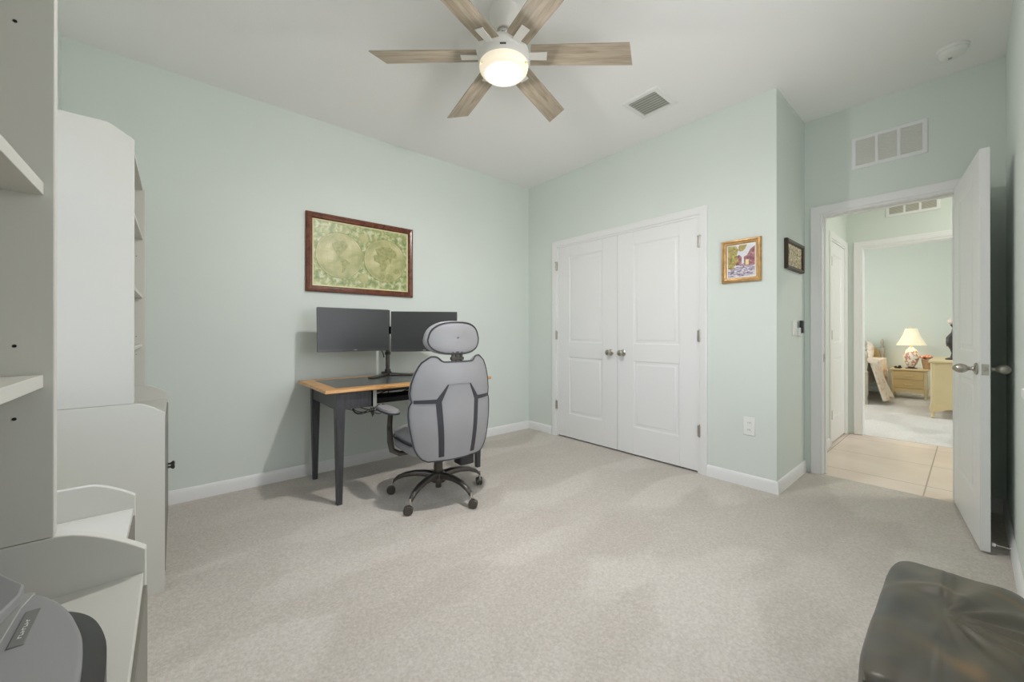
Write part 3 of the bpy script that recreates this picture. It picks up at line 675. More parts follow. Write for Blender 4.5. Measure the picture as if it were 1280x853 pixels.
def band(pts,ws):
    P=[];W=[]
    for k in range(len(pts)-1):
        for i in range(8):
            t=i/8; P.append((pts[k][0]*(1-t)+pts[k+1][0]*t,pts[k][1]*(1-t)+pts[k+1][1]*t)); W.append(ws[k]*(1-t)+ws[k+1]*t)
    P.append(pts[-1]);W.append(ws[-1]); vs=[];fs=[]
    for i,(u,z) in enumerate(P):
        a=P[max(i-1,0)];b=P[min(i+1,len(P)-1)]; d=Vector((b[0]-a[0],b[1]-a[1])).normalized(); n=Vector((-d.y,d.x))
        for sg in (-1,-.33,.33,1):
            uu=u+n.x*W[i]*sg; zz=z+n.y*W[i]*sg; vs.append((uu,rear_y(uu,zz)-.0035,zz))
        for sg in (1,-1):
            uu=u+n.x*W[i]*sg; zz=z+n.y*W[i]*sg; vs.append((uu,rear_y(uu,zz)+.004,zz))
    m=6
    for i in range(len(P)-1):
        for k in range(m): fs.append((i*m+k,i*m+(k+1)%m,(i+1)*m+(k+1)%m,(i+1)*m+k))
    fs.append(tuple(range(m))); fs.append(tuple((len(P)-1)*m+k for k in range(m)))
    return MB().add(vs,fs)
for sg in (-1,1):
    obj('trim_band',band([(sg*.078,.790),(sg*.135,.690),(sg*.110,.345)],[.003,.017,.016]),M['leath_d'],back,smooth=True,world=False,loc=(0,0,0))
    obj('trim_band',band([(sg*.125,.692),(sg*.268,.690)],[.013,.010]),M['leath_d'],back,smooth=True,world=False,loc=(0,0,0))
obj('seam',band([(-.078,.790),(0,.795),(.078,.790)],[.0012,.0012,.0012]),M['mgrey'],back,smooth=True,world=False,loc=(0,0,0))
# headrest (superellipse pillow)
def head(a,v,w_=.196,h_=.108,zc=1.078,yc=-.235,d=.085):
    th_=2*PI*a; n=2.7; c_,s_=math.cos(th_),math.sin(th_)
    r_=(abs(c_)**n+abs(s_)**n)**(-1/n); ph=PI*v; k=math.sin(ph)**.42; y=-math.cos(ph)
    u=w_*r_*c_*k; z=h_*r_*s_*k; u*= (1-.10*(z/h_) if z>0 else 1+.02)
    yy= yc + y*d*.5*(1 if y<0 else 1.0)+.05*(abs(u)/w_)**2
    if y<0: yy=yc-.5*d*(abs(y)**.45)*.75+.05*(abs(u)/w_)**2
    return Vector((u,yy,zc+z))
hr=obj('headrest',MB().grid(48,25,lambda i,j:head(i,.0001+.9998*j),closed_u=True),M['leath_g'],root,smooth=True,world=False,loc=(0,0,0),angle=80)
def ringpt(a,v): return head(a,v)
obj('piping',MB().tube([ringpt(i/60,.30)+Vector((0,-.002,0)) for i in range(60)],.005,6,closed=True),M['leath_d'],hr,smooth=True,world=False,loc=(0,0,0))
obj('headrest_post',MB().box(-.038,-.262,.92,-.020,-.247,1.02).box(-.012,-.264,.92,.012,-.245,1.02).box(.020,-.262,.92,.038,-.247,1.02).box(-.044,-.268,.938,.044,-.242,.958),M['gun'],root,bevel=.003,world=False,loc=(0,0,0))
# seat
def seatf(i,j,z0,z1,hw,y0,y1):
    th_=2*PI*i; n=4; c_,s_=math.cos(th_),math.sin(th_); r_=(abs(c_)**n+abs(s_)**n)**(-1/n)
    ph=PI*j; k=math.sin(ph)**.35; zz=-math.cos(ph); zz=math.copysign(abs(zz)**.8,zz)
    return Vector((hw*r_*c_*k,(y0+y1)/2+(y1-y0)/2*r_*s_*k,(z0+z1)/2+(z1-z0)/2*zz))
se=obj('seat',MB().grid(40,17,lambda i,j:seatf(i,.0001+.9998*j,.325,.415,.262,-.25,.27),closed_u=True),M['leath_g'],root,smooth=True,world=False,loc=(0,0,0),angle=80)
obj('seat_cushion',MB().grid(40,17,lambda i,j:seatf(i,.0001+.9998*j,.385,.470,.25,-.20,.275),closed_u=True),M['leath_g'],root,smooth=True,world=False,loc=(0,0,0),angle=80)
obj('seat_piping',MB().tube([seatf(i/48,.5,.395,.415,.257,-.21,.272) for i in range(48)],.006,6,closed=True),M['leath_d'],root,smooth=True,world=False,loc=(0,0,0))
obj('tilt_mechanism',MB().rbox(-.10,-.16,.278,.10,.12,.328,.02).rbox(.025,-.26,.262,.125,-.165,.325,.012).box(-.17,-.10,.312,.17,.12,.326),M['black'],root,smooth=True,world=False,loc=(0,0,0))
obj('tilt_lever',MB().tube([(.10,.0,.300),(.22,.06,.285),(.30,.09,.25),(.325,.10,.215)],[.006,.006,.010,.016],8),M['black'],root,smooth=True,world=False,loc=(0,0,0))
obj('gas_column',MB().lathe([(.030,.155),(.030,.225),(.033,.228),(.033,.275),(.025,.28)],n=24).lathe([(.018,.055),(.02,.06),(.02,.15)],n=20),M['gun'],root,smooth=True,world=False,loc=(0,0,0))
obj('base_hub',MB().lathe([(.030,.092),(.048,.098),(.055,.125),(.046,.158),(.034,.165)],n=28),M['gun'],root,smooth=True,world=False,loc=(0,0,0))
for k,adeg in enumerate((136,208,280,352,64)):
    a=R(adeg)-TH; d=Vector((math.cos(a),math.sin(a),0)); n=Vector((-d.y,d.x,0))
    prof=[(.03,.140,.028,.022),(.09,.150,.025,.020),(.16,.150,.022,.017),(.23,.138,.020,.015),(.285,.115,.018,.014),(.315,.088,.015,.012)]
    vs=[];fs=[]
    for (r_,z,w_,h_) in prof:
        for (s1,s2) in ((-1,-.6),(-.7,-1),(.7,-1),(1,-.6),(.8,.7),(.35,1),(-.35,1),(-.8,.7)): vs.append(d*r_+n*w_*s1+Vector((0,0,z+h_*s2)))
    m=8
    for i in range(len(prof)-1):
        for q_ in range(m): fs.append((i*m+q_,i*m+(q_+1)%m,(i+1)*m+(q_+1)%m,(i+1)*m+q_))
    fs.append(tuple(range(m))); fs.append(tuple((len(prof)-1)*m+q_ for q_ in range(m)))
    leg=obj('base_leg',MB().add(vs,fs),M['gun'],root,smooth=True,world=False,loc=(0,0,0),angle=60)
    # caster: fork, two wheels
    ca=R(adeg+(20,-60,35,80,0)[k])-TH; cd=Vector((math.cos(ca),math.sin(ca),0)); cn=Vector((-cd.y,cd.x,0)); cp=d*.318+cd*.012
    cm=MB()
    def wheel(off):
        return MB().lathe([(.005,-.006),(.026,-.006),(.029,-.003),(.029,.003),(.026,.006),(.005,.006)],n=22,T=lambda v:cp+Vector((0,0,.029))+cd*v.x+Vector((0,0,v.y))+cn*(off+v.z))
    cs=obj('caster',MB().tube([d*.318+Vector((0,0,.10)),d*.318+Vector((0,0,.062))],.008,10).add([tuple(cp+cd*a_+cn*b_+Vector((0,0,c_))) for b_ in (-.005,.005) for a_,c_ in ((-.026,.040),(.0,.020),(.024,.032),(.020,.056),(-.006,.070),(-.022,.062))],[(0,1,2,3,4,5),(11,10,9,8,7,6)]+[(i,(i+1)%6,6+(i+1)%6,6+i) for i in range(6)]),M['chrome'],root,bevel=.001,world=False,loc=(0,0,0))
    for off in (-.013,.013):
        obj('wheel',wheel(off),M['gun'],cs,smooth=True,world=False,loc=(0,0,0))
# armrests
for sg in (-1,1):
    X=sg*.305
    pad=[(X-.038,.26),(X+.036,.27),(X+.046,.16),(X+.040,.02),(X+.020,-.02),(X-.02,-.02),(X-.045,.04),(X-.048,.16)]
    pc=chaikin(pad,2)
    am=obj('armrest_pad',loft(MB(),[(pc,.588),(pc,.604),(scale3:=[( (a-X)*.9+X,(b-.12)*.95+.12) for a,b in pc],.614)]),M['leath_g'],root,smooth=True,world=False,loc=(0,0,0),angle=50)
    obj('piping',MB().tube([(a,b,.594) for a,b in pc],.006,6,closed=True),M['leath_d'],am,smooth=True,world=False,loc=(0,0,0))
    obj('armrest_post',MB().tube([(X,.08,.588),(X+sg*.004,.085,.50),(X+sg*.004,.075,.40),(X-sg*.005,.065,.345),(X-sg*.05,.055,.318),(X-sg*.16,.05,.315)],[.017,.018,.020,.020,.018,.014],8,sx=.75).box(X-.012,.055,.575,X+.012,.115,.59),M['gun'],root,smooth=True,world=False,loc=(0,0,0))
    obj('height_button',MB().box(X+sg*.012-.006,.07,.47,X+sg*.012+.006,.10,.50),M['black'],root,bevel=.002,world=False,loc=(0,0,0))
# ------------------------------------------------------------------ pictures
def frame(name,label,f,u0,u1,z0,z1,prof,m,prints,liner=None):
    root=thing(name,label,'picture',f((u0+u1)/2,z0,0))
    obj('picture_frame',MB().sweep([(u0,z0),(u1,z0),(u1,z1),(u0,z1)],prof,True,f),m,root,smooth=True,angle=25)
    w_=prof[-1][0]
    if liner: obj('liner',MB().sweep([(u0+w_-.002,z0+w_-.002),(u1-w_+.002,z0+w_-.002),(u1-w_+.002,z1-w_+.002),(u0+w_-.002,z1-w_+.002)],[(0,.003),(0,.0125),(liner[0],.0105),(liner[0],.003)],True,f),liner[1],root)
    prints(root,w_)
def disc(mb,cu,cv,r,d0,d1,f,n=48,sx=1):
    return mb.prism([(cu+r*sx*math.cos(2*PI*i/n),cv+r*math.sin(2*PI*i/n)) for i in range(n)],d0,d1,f)
f=lambda u,v,d:(u,YL-d,v)
u0,u1,z0,z1=.762,1.660,1.436,2.062
def mp(root,w_):
    a0,a1,b0,b1=u0+w_,u1-w_,z0+w_,z1-w_
    pr=obj('map_print',MB().prism([(a0,b0),(a1,b0),(a1,b1),(a0,b1)],.003,.006,f),M['mapbg'],root)
    zc=(b0+b1)/2-.005; r=.186
    CC=[]
    for cu in (u0+.258,u1-.258):
        CC.append(cu)
        obj('hemisphere',disc(MB(),cu,zc,r,.006,.0068,f),M['mapw'],pr)
        obj('ring',MB().tube([f(cu+r*math.cos(2*PI*i/60),zc+r*math.sin(2*PI*i/60),.0068) for i in range(60)],.0022,4,closed=True),M['mapline'],pr)
        obj('ring',MB().tube([f(cu+(r-.016)*math.cos(2*PI*i/60),zc+(r-.016)*math.sin(2*PI*i/60),.0066) for i in range(60)],.001,4,closed=True),M['mapline'],pr)
        gl=MB()
        for k in range(-3,4):
            if k: 
                y=zc+k*.047; hw=math.sqrt(r*r-(y-zc)**2); gl.tube([f(cu-hw,y,.0066),f(cu+hw,y,.0066)],.0005,4)
            xx=k*.05; gl.tube([f(cu+xx*math.cos(t),zc+r*math.sin(t),.0066) for t in [R(-90+15*i) for i in range(13)]],.0005,4)
        obj('graticule',gl,M['mapline'],pr)
    amer=[(-.03,.12),(.03,.14),(.07,.10),(.04,.05),(.02,.02),(-.01,.0),(.0,-.02),(.05,-.03),(.09,-.06),(.06,-.10),(.03,-.15),(.015,-.16),(.015,-.09),(.01,-.04),(-.03,.01),(-.06,.06),(-.07,.10)]
    old=[(-.10,.10),(-.04,.13),(.05,.14),(.11,.10),(.12,.04),(.07,.03),(.05,-.02),(.03,.02),(.0,.0),(.02,-.04),(-.01,-.10),(-.04,-.11),(-.06,-.03),(-.11,-.01),(-.12,.04),(-.08,.05)]
    k_=.9
    amn=amer[:6]+amer[13:]; ams=amer[5:13]
    for cu,pl in ((CC[0],amn),(CC[0],ams),(CC[1],old)): obj('land',MB().prism([(cu+a*k_,zc+b*k_) for a,b in pl],.0068,.0074,f),M['mapl'],pr)
    obj('land',MB().prism([(CC[1]+.08+a,zc-.06+b) for a,b in ((0,0),(.04,.01),(.05,-.03),(.02,-.05),(-.01,-.03))],.0068,.0074,f),M['mapl'],pr)
    pass
    for cu in (CC[1]-.034,CC[1]+.034): obj('small_globe',disc(MB(),cu,zc-.14,.031,.0074,.008,f,32),M['mapl'],pr)
    cu=(CC[0]+CC[1])/2
    for zz in (zc+.17,zc-.17): obj('cartouche',disc(MB(),cu,zz,.042,.006,.0072,f,32),M['mapw'],pr)
    obj('star_chart',disc(MB(),a0+.055,b1-.075,.036,.006,.0072,f,32),M['mapbg'],pr)
frame('wall_map','dark mahogany framed antique style double hemisphere world map on the left wall',f,u0,u1,z0,z1,[(0,0),(0,.018),(.006,.026),(.016,.029),(.030,.024),(.040,.026),(.046,.020),(.050,.006),(.050,0)],M['mahog'],mp,liner=(.010,M['mapcream']))
g=lambda u,v,d:(XB-d,u,v)
def p1(root,w_):
    a0,a1,b0,b1=.957+w_,1.220-w_,1.480+w_,1.793-w_
    pr=obj('paper_mat',MB().prism([(a0,b0),(a1,b0),(a1,b1),(a0,b1)],.004,.007,g),M['paper'],root)
    i=.008; a0+=i;a1-=i;b0+=i;b1-=i; W_=a1-a0; H_=b1-b0
    # u grows to the left in the photo
    P=lambda s,t:(a1-s*W_,b0+t*H_)
    obj('print_sky',MB().prism([P(0,0),P(0,1),P(1,1),P(1,0)],.007,.0074,g),M['sky_p'],pr)
    obj('print_street',MB().prism([P(0,0),P(0,.34),P(.3,.30),P(.6,.42),P(1,.33),P(1,0)],.0074,.0078,g),M['street_p'],pr)
    obj('print_house',MB().prism([P(.62,.34),P(.60,.62),P(.72,.66),P(.84,.84),P(1,.93),P(1,.34)],.0074,.008,g).prism([P(.30,.36),P(.30,.62),P(.42,.70),P(.52,.62),P(.52,.36)],.0074,.008,g),M['house_p'],pr)
    obj('print_window',MB().prism([P(.66,.36),P(.66,.52),P(.78,.52),P(.78,.36)],.008,.0084,g),M['brass'],pr)
    obj('print_tree',MB().prism([P(0,.28),P(0,1),P(.30,1),P(.40,.86),P(.34,.70),P(.40,.52),P(.30,.40),P(.18,.24)],.0078,.0086,g).prism([P(.40,.84),P(.42,1),P(.72,1),P(.66,.88),P(.56,.80),P(.46,.80)],.0078,.0086,g),M['foliage_p'],pr)
frame('framed_painting','gold framed autumn street painting on the mint wall just right of the closet',g,.957,1.220,1.480,1.793,[(0,0),(0,.016),(.005,.024),(.014,.026),(.020,.018),(.030,.016),(.034,.010),(.034,0)],M['gold'],p1)
g2=lambda u,v,d:(u,YRET-d,v)
def p2(root,w_):
    a0,a1,b0,b1=3.305+w_,3.735-w_,1.573+w_,1.790-w_
    pr=obj('relief_print',MB().prism([(a0,b0),(a1,b0),(a1,b1),(a0,b1)],.006,.010,g2),M['relief_p'],root)
    s=MB()
    for uu in (.25,.55,.8): s.rbox(a0+(a1-a0)*uu-.04,YRET-.013,b0+.02,a0+(a1-a0)*uu+.04,YRET-.0095,b1-.03,.012,3,ax='Y')
    obj('carved_figure',s,M['relief_p'],pr,smooth=True)
frame('framed_relief','small dark framed gold relief picture on the narrow return wall beside the doorway',g2,3.305,3.735,1.573,1.790,[(0,0),(0,.020),(.006,.026),(.022,.022),(.030,.012),(.030,0)],M['darkframe'],p2)
# ------------------------------------------------------------------ leather ottoman lower right
lx0,lx1,ly0,ly1,lz=1.042,1.665,-.115,.158,.452
root=thing('leather_ottoman','black leather ottoman with gathered folds against the right wall in the foreground','ottoman',((lx0+lx1)/2,(ly0+ly1)/2,0))
def topz(x,y):
    u=(x-lx0)/(lx1-lx0); v=(ly1-y)/(ly1-ly0)
    z=lz-.022*(abs(2*u-1)**5)-.030*(abs(2*v-1)**6)
    # gathered folds fanning from a tuft near the seam
    ax_,ay_=lx0+.52*(lx1-lx0),ly1-.42*(ly1-ly0); dx_,dy_=x-ax_,y-ay_; r_=math.hypot(dx_,dy_); an=math.atan2(dy_,-dx_)
    if r_>.01: 
        side=1/(1+math.exp((dy_+.004)/.008)); z+=.0055*side*math.sin(an*13+.6)*min(1,r_/.06)*math.exp(-r_*1.5)
    z-=.0018*math.exp(-((y-(ly1-.42*(ly1-ly0)))/.004)**2)
    z+=.010*math.exp(-((x-(ax_+.12-.55*abs(dy_)))/.022)**2)*math.exp(-((dy_-.02)/.06)**2)
    z+=.003*math.sin(x*31+y*22)*math.sin(y*40-x*11)
    return z
nx,ny=110,64
mb=MB()
def topf(i,j):
    x=lx0+(lx1-lx0)*j; y=ly1+(ly0-ly1)*i
    # rounded corner shape and drawn-in outline
    u=2*j-1; v=2*i-1
    cr=.018*(abs(u)**8)*(abs(v)**8)
    x-=math.copysign(cr,u); y+=math.copysign(cr,v)
    return Vector((x,y,topz(x,y)-.012*max(0,(abs(v)-.93)/.07)**2-.012*max(0,(abs(u)-.96)/.04)**2))
mb.grid(ny,nx,topf)
ed=[(i,0) for i in range(ny)]+[(ny-1,j) for j in range(1,nx)]+[(i,nx-1) for i in range(ny-2,-1,-1)]+[(0,j) for j in range(nx-2,0,-1)]
vid=[j*ny+i for i,j in ed]; base=[mb.v[k] for k in vid]; n0=len(mb.v); rows=9; L=len(vid)
cxm,cym=(lx0+lx1)/2,(ly0+ly1)/2
for r_ in range(1,rows+1):
    t=r_/rows
    for k,(x,y,z) in enumerate(base):
        s=k/L; wv=.006*math.sin(s*2*PI*23)*t+.004*math.sin(s*2*PI*41+2)*t
        d=Vector((x-cxm,y-cym)); d=Vector((d.x/(lx1-lx0),d.y/(ly1-ly0))).normalized()
        mb.v.append((x+d.x*(wv+.012*t*(1-t)*4*.5),max(y+d.y*(wv+.012*t*(1-t)*2),YR+.018),z*(1-t)+.004*t))
for r_ in range(rows):
    for k in range(L):
        a=vid[k] if r_==0 else n0+(r_-1)*L+k; b=vid[(k+1)%L] if r_==0 else n0+(r_-1)*L+(k+1)%L
        c=n0+r_*L+(k+1)%L; d=n0+r_*L+k; mb.f.append((a,b,c,d)); mb.mi.append(0)
obj('leather_cover',mb,M['leather'],root,smooth=True,angle=70)
obj('piping',MB().tube([(x,y,z-.004) for x,y,z in [base[k] for k in range(0,ny)]],.005,6),M['black'],root,smooth=True,label='black edge piping')
# ------------------------------------------------------------------ bedroom across the hall
# bed
root=thing('bed','bed with pale turned posts and floral cover seen through the doorway across the hall','bed',(9.1,1.6,0))
def post(x,y,top=1.0):
    pr=[(.036,0),(.036,.04),(.028,.06),(.028,.12),(.036,.14),(.036,.44),(.028,.47),(.038,.50),(.022,.53),(.030,.58),(.035,.64),(.022,.70),(.036,.73),(.036,.80),(.020,.83),(.030,.86),(.014,.885),(.026,.93),(.026,.96),(.012,top)]
    return MB().lathe(pr,(x,y,0),n=20)
for x,y in ((8.2,1.075),(8.2,2.2),(10.02,1.075),(10.02,2.2)): obj('bed_post',post(x,y),M['bedwood'],root,smooth=True)
hb=[(1.1,.3),(2.17,.3),(2.17,.72)]+[(1.64+.53*math.cos(R(a)),.74+.20*math.sin(R(a))**1) for a in range(0,181,12)]+[(1.1,.72)]
obj('headboard',MB().prism(hb,10.0,10.035,lambda u,v,d:(d,u,v)),M['bedboard'],root,bevel=.004)
obj('footboard',MB().prism([(1.1,.25),(2.17,.25),(2.17,.52),(1.64,.60),(1.1,.52)],8.185,8.215,lambda u,v,d:(d,u,v)),M['bedboard'],root,bevel=.004)
obj('mattress',MB().rbox(8.23,1.10,.25,9.98,2.18,.62,.05),M['plastic'],root,smooth=True)
def quilt(i,j):
    # i along length, j across: from middle of bed over the edge and down towards the floor
    x=8.24+1.72*i; s=j*1.35
    if s<.5: y=1.60-s; z=.66+.05*math.exp(-((i-.15)/.25)**2)
    else:
        t=(s-.5)/.85; y=1.10-.06-.20*t*(.5+.5*math.sin(i*5.5+.5))-.03; z=.66-.60*t+.03*math.sin(i*9)*t; y-=.03*math.sin(i*30)*t
    return Vector((x,y,z))
qm=MB().grid(60,30,quilt)
q_=obj('bed_cover',qm,M['quilt'],root,smooth=True,angle=80); md=q_.modifiers.new('t','SOLIDIFY'); md.thickness=.02
obj('pillow',MB().grid(28,15,lambda i,j:(lambda v:Vector((9.78+.10*v.x+.06*v.z,1.42+v.y*1.0,.78+.2*v.z)))(seatf(i,.004+.992*j,-.9,.9,.9,-.26,.26)),closed_u=True),M['quilt'],root,smooth=True,angle=80)
# nightstand
nx0,nx1,ny0,ny1=9.40,9.80,.455,.915
root=thing('nightstand','cream two-drawer nightstand beside the bed in the room across the hall','nightstand',(9.6,.69,0))
obj('body',MB().box(nx0+.02,ny0+.02,.14,nx1,ny1-.02,.475),M['cream'],root,bevel=.004)
obj('table_top',MB().box(nx0-.01,ny0-.005,.475,nx1,ny1+.005,.50),M['cream'],root,bevel=.006)
for za_,zb_ in ((.325,.462),(.175,.312)):
    d=obj('drawer',MB().box(nx0+.008,ny0+.055,za_,nx0+.022,ny1-.055,zb_),M['creamdk'],root,bevel=.005)
    obj('handle',MB().tube([(nx0+.004,.64,(za_+zb_)/2+.008),(nx0-.008,.65,(za_+zb_)/2-.004),(nx0-.008,.72,(za_+zb_)/2-.004),(nx0+.004,.73,(za_+zb_)/2+.008)],.005,6),M['brass'],d,smooth=True)
obj('apron',MB().prism([(ny0+.03,.145),(ny0+.03,.10),(ny0+.12,.09),(ny0+.23,.12),(ny1-.12,.09),(ny1-.03,.10),(ny1-.03,.145)],nx0+.02,nx0+.035,lambda u,v,d:(d,u,v)),M['cream'],root)
for y in (ny0+.03,ny1-.03):
    for x in (nx0+.03,nx1-.03): obj('leg',MB().tube([(x,y,.16),(x-.004,y,.10),(x+.006,y,.05),(x-.006,y,.004)],[.022,.024,.014,.018],10),M['cream'],root,smooth=True)
# lamp
lx,ly=9.60,.665
root=thing('table_lamp','table lamp with cream bell shade and floral ceramic base on the nightstand','lamp',(lx,ly,.50))
obj('base_foot',MB().lathe([(.075,.5005),(.075,.512),(.05,.52),(.035,.53)],(lx,ly,0),n=24),M['bronze'],root,smooth=True)
obj('ceramic_body',MB().lathe([(.035,.53),(.055,.555),(.085,.62),(.100,.70),(.090,.77),(.06,.825),(.035,.85),(.03,.865)],(lx,ly,0),n=32),M['floral'],root,smooth=True)
obj('neck',MB().lathe([(.014,.86),(.014,.90),(.02,.905),(.008,.93),(.008,1.19)],(lx,ly,0),n=14),M['brass'],root,smooth=True)
sh=MB()
def shp(i,j):
    t=j; r_=.075+(.185-.075)*(t**1.35); z=1.185-.285*t; a=2*PI*i; r_*=1+.02*math.cos(a*24)
    return Vector((lx+r_*math.cos(a),ly+r_*math.sin(a),z))
sh.grid(96,12,shp,closed_u=True)
so=obj('lamp_shade',sh,M['shade'],root,smooth=True,angle=80); md=so.modifiers.new('t','SOLIDIFY'); md.thickness=.003
obj('finial',MB().lathe([(.008,1.185),(.012,1.20),(.006,1.215)],(lx,ly,0),n=12),M['brass'],root,smooth=True)
# flower pot
fx_,fy_=9.62,.475
root=thing('flower_pot','small basket pot of peach flowers on the nightstand beside the lamp','flower pot',(fx_,fy_,.50))
obj('pot',MB().lathe([(.048,.5005),(.058,.57),(.070,.645),(.075,.665)],(fx_,fy_,0),n=20),M['pot'],root,smooth=True)
random.seed(5); fm=MB()
for k in range(34):
    a=random.uniform(0,2*PI); r_=random.uniform(0,.085); z=.70+.03*random.random()-.4*r_*.6
    fm.lathe([(.002,-.020),(.022,-.008),(.025,.006),(.012,.018),(.002,.020)],(fx_+r_*math.cos(a),fy_+r_*math.sin(a),z),n=8)
obj('flowers',fm,M['beige_leaf'],root,smooth=True)
root=thing('trinket_dish','small dark trinket dish with ornaments on the nightstand left of the lamp','dish',(9.5,.82,.5))
obj('bowl',MB().lathe([(.03,.5005),(.05,.512),(.055,.525),(.045,.522)],(9.5,.82,0),n=20),M['bronze'],root,smooth=True)
obj('ornament',MB().lathe([(.012,.52),(.022,.535),(.012,.552)],(9.5,.80,0),n=12).lathe([(.01,.52),(.018,.53),(.01,.542)],(9.49,.845,0),n=12),M['bronze'],root,smooth=True)
# dresser (side towards us)
a0,a1,b0,b1=7.52,8.75,-.12,.352
root=thing('dresser','cream painted dresser with curved apron and cabriole feet half hidden by the open door','dresser',(8.1,.1,0))
obj('body',MB().box(a0+.01,b0,.17,a1-.01,b1-.015,.72),M['cream'],root,bevel=.004)
obj('table_top',MB().box(a0-.015,b0-.01,.72,a1+.015,b1+.01,.752),M['cream'],root,bevel=.008)
side=[(b0,.18),(b0,.10),(b0+.10,.085),(b0+.22,.135),(b0+.34,.11),(b1-.06,.07),(b1-.02,.09),(b1-.02,.18)]
obj('apron',MB().prism(side,a0+.008,a0+.03,lambda u,v,d:(d,u,v)),M['cream'],root)
for x in (a0+.03,a1-.03):
    for y in (b0+.03,b1-.03): obj('leg',MB().tube([(x,y,.74),(x,y,.20),(x-.006,y+.008,.12),(x+.004,y,.05),(x-.008,y+.006,.004)],[.024,.024,.030,.016,.022],10),M['cream'],root,smooth=True)
for r_ in range(3):
    d=obj('drawer',MB().box(a0+.08,b1-.02,.20+r_*.17,a1-.08,b1-.004,.355+r_*.17),M['creamdk'],root,bevel=.004)
    obj('handle',MB().tube([(8.06,b1-.004,.28+r_*.17),(8.08,b1+.012,.27+r_*.17),(8.18,b1+.012,.27+r_*.17),(8.20,b1-.004,.28+r_*.17)],.005,6),M['brass'],d,smooth=True)
# dark statuette lamp on the dresser
gx,gy=7.9,.150
root=thing('statuette','tall dark bronze statuette with a pale cap standing on the dresser by the door edge','statuette',(gx,gy,.752))
obj('foot',MB().lathe([(.075,.7525),(.075,.768),(.045,.78)],(gx,gy,0),n=24),M['bronze'],root,smooth=True)
obj('figure',MB().tube([(gx,gy,.77),(gx,gy-.01,.84),(gx,gy+.0,.90),(gx,gy+.02,.97),(gx,gy+.022,1.04),(gx,gy-.01,1.11),(gx,gy-.02,1.18),(gx,gy+.0,1.235)],[.034,.030,.034,.050,.048,.034,.030,.036],12),M['bronze'],root,smooth=True)
obj('arm',MB().tube([(gx,gy+.03,1.03),(gx,gy+.055,.99),(gx,gy+.05,.93)],[.012,.016,.014],8),M['bronze'],root,smooth=True)
obj('cap',MB().lathe([(.022,1.235),(.05,1.245),(.058,1.265),(.05,1.29),(.015,1.305)],(gx,gy,0),n=24),M['porcelain'],root,smooth=True,label='pale cap')
# unseen ceiling lights, added to brighten the hall and the bedroom
def fill_ceil_light(x,y,label,pw,size=.16):
    root=thing('added_ceiling_light',label,'ceiling light',(x,y,H),group='added unseen ceiling lights beyond the doorway')
    obj('base',MB().lathe([(size+.02,H),(size+.02,H-.02),(size,H-.025)],(x,y,0),n=32),M['plastic'],root,smooth=True)
    obj('diffuser',MB().lathe([(size,H-.025),(size*.95,H-.05),(size*.7,H-.07),(.02,H-.078)],(x,y,0),n=32),M['diffuser'],root,smooth=True)
    l=bpy.data.lights.new('lamp','AREA'); l.shape='DISK'; l.size=size*1.6; l.energy=pw; l.color=(1,.95,.88)
    o=bpy.data.objects.new('ceil_fill',l); C.objects.link(o); o.location=(x,y,H-.085)
fill_ceil_light(4.75,-.7,'unseen round ceiling light added to brighten the hall',17)
fill_ceil_light(7.6,1.6,'unseen round ceiling light added to brighten the bedroom across the hall',15)
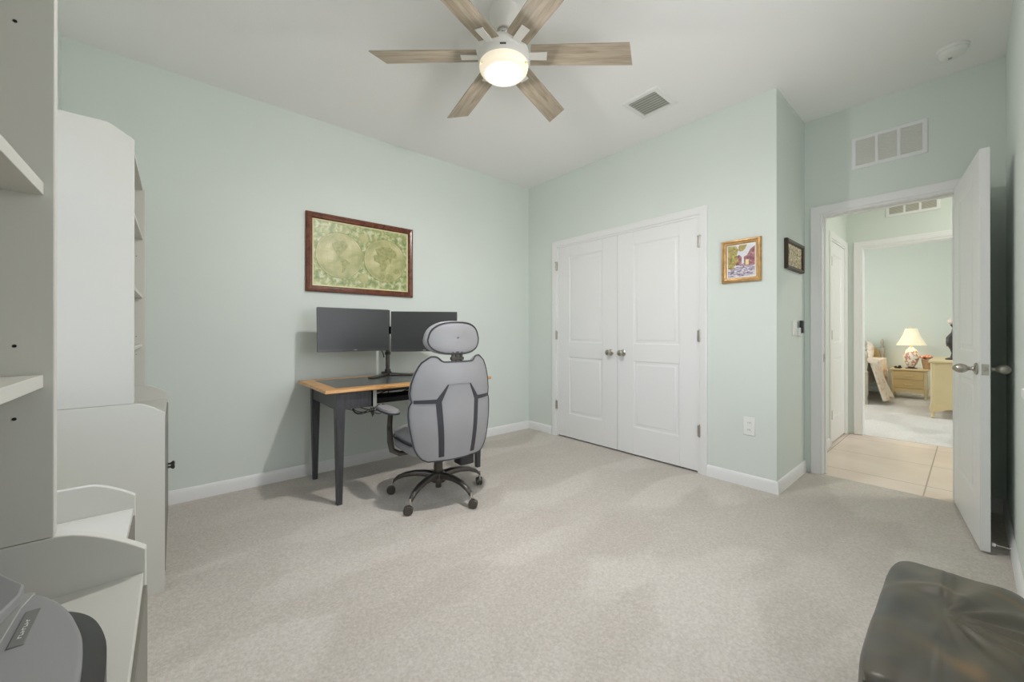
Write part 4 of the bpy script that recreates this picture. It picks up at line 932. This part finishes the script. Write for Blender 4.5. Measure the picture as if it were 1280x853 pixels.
# ------------------------------------------------------------------ light
def area(loc,rot,sx,sy,pw,col):
    l=bpy.data.lights.new('daylight_and_fill','AREA'); l.shape='RECTANGLE'; l.size=sx; l.size_y=sy; l.energy=pw; l.color=col
    o=bpy.data.objects.new('daylight_and_fill',l); C.objects.link(o); o.location=loc; o.rotation_euler=rot; return o
area((XD-.14,(vy0+vy1)/2,(vz0+vz1)/2),(0,R(-90),0),vz1-vz0,vy1-vy0,5,(.93,.96,1))
area(((wx0+wx1)/2,YR-.14,(wz0+wz1)/2),(R(90),0,0),wx1-wx0,wz1-wz0,24,(.97,.98,1))  # fill light behind the added right-wall window
# bedroom daylight from its own window side
area((7.6,3.0,1.6),(R(-90),0,0),1.6,1.3,25,(.95,.98,1))
area((6.9,-1.45,1.5),(R(62),0,0),1.2,1.2,24,(.98,.99,1))
l=bpy.data.lights.new('fan_lamp','POINT'); l.shadow_soft_size=.048; l.energy=30; l.color=(1,.965,.945)
o=bpy.data.objects.new('fan_lamp',l); C.objects.link(o); o.location=(fx,fy,2.452)
l=bpy.data.lights.new('fan_lamp_lens','AREA'); l.shape='DISK'; l.size=.09; l.energy=17; l.color=(1,.965,.945)
o=bpy.data.objects.new('fan_lamp_lens',l); C.objects.link(o); o.location=(fx,fy,2.4525)
l=bpy.data.lights.new('bedside_bulb','POINT'); l.energy=3; l.color=(1,.8,.5); l.shadow_soft_size=.03
o=bpy.data.objects.new('bedside_bulb',l); C.objects.link(o); o.location=(9.60,.665,1.03)
wd=bpy.data.worlds.new('World'); bpy.context.scene.world=wd; wd.use_nodes=True
bg=wd.node_tree.nodes['Background']; sky=wd.node_tree.nodes.new('ShaderNodeTexSky'); sky.sky_type='HOSEK_WILKIE' if False else 'NISHITA'
try: sky.sun_disc=False; sky.sun_elevation=R(40)
except Exception: pass
wd.node_tree.links.new(sky.outputs[0],bg.inputs['Color']); bg.inputs['Strength'].default_value=.25
# ------------------------------------------------------------------ camera
cam=bpy.data.cameras.new('camera'); co=bpy.data.objects.new('camera',cam); C.objects.link(co)
cam.sensor_width=36; cam.sensor_fit='HORIZONTAL'; cam.lens=36*490.6/1280; cam.shift_y=-10.5/1280; cam.clip_start=.01
co.location=(0,0,1.1076); co.rotation_euler=(R(90)+.0015,0,R(49.448-90))
sc=bpy.context.scene; sc.camera=co
sc.view_settings.view_transform='Standard'; sc.view_settings.look='None'; sc.view_settings.exposure=.18; sc.view_settings.gamma=1
try: sc.view_settings.use_curve_mapping=False
except Exception: pass
sc.cycles.max_bounces=14; sc.cycles.diffuse_bounces=10; sc.cycles.use_denoising=True
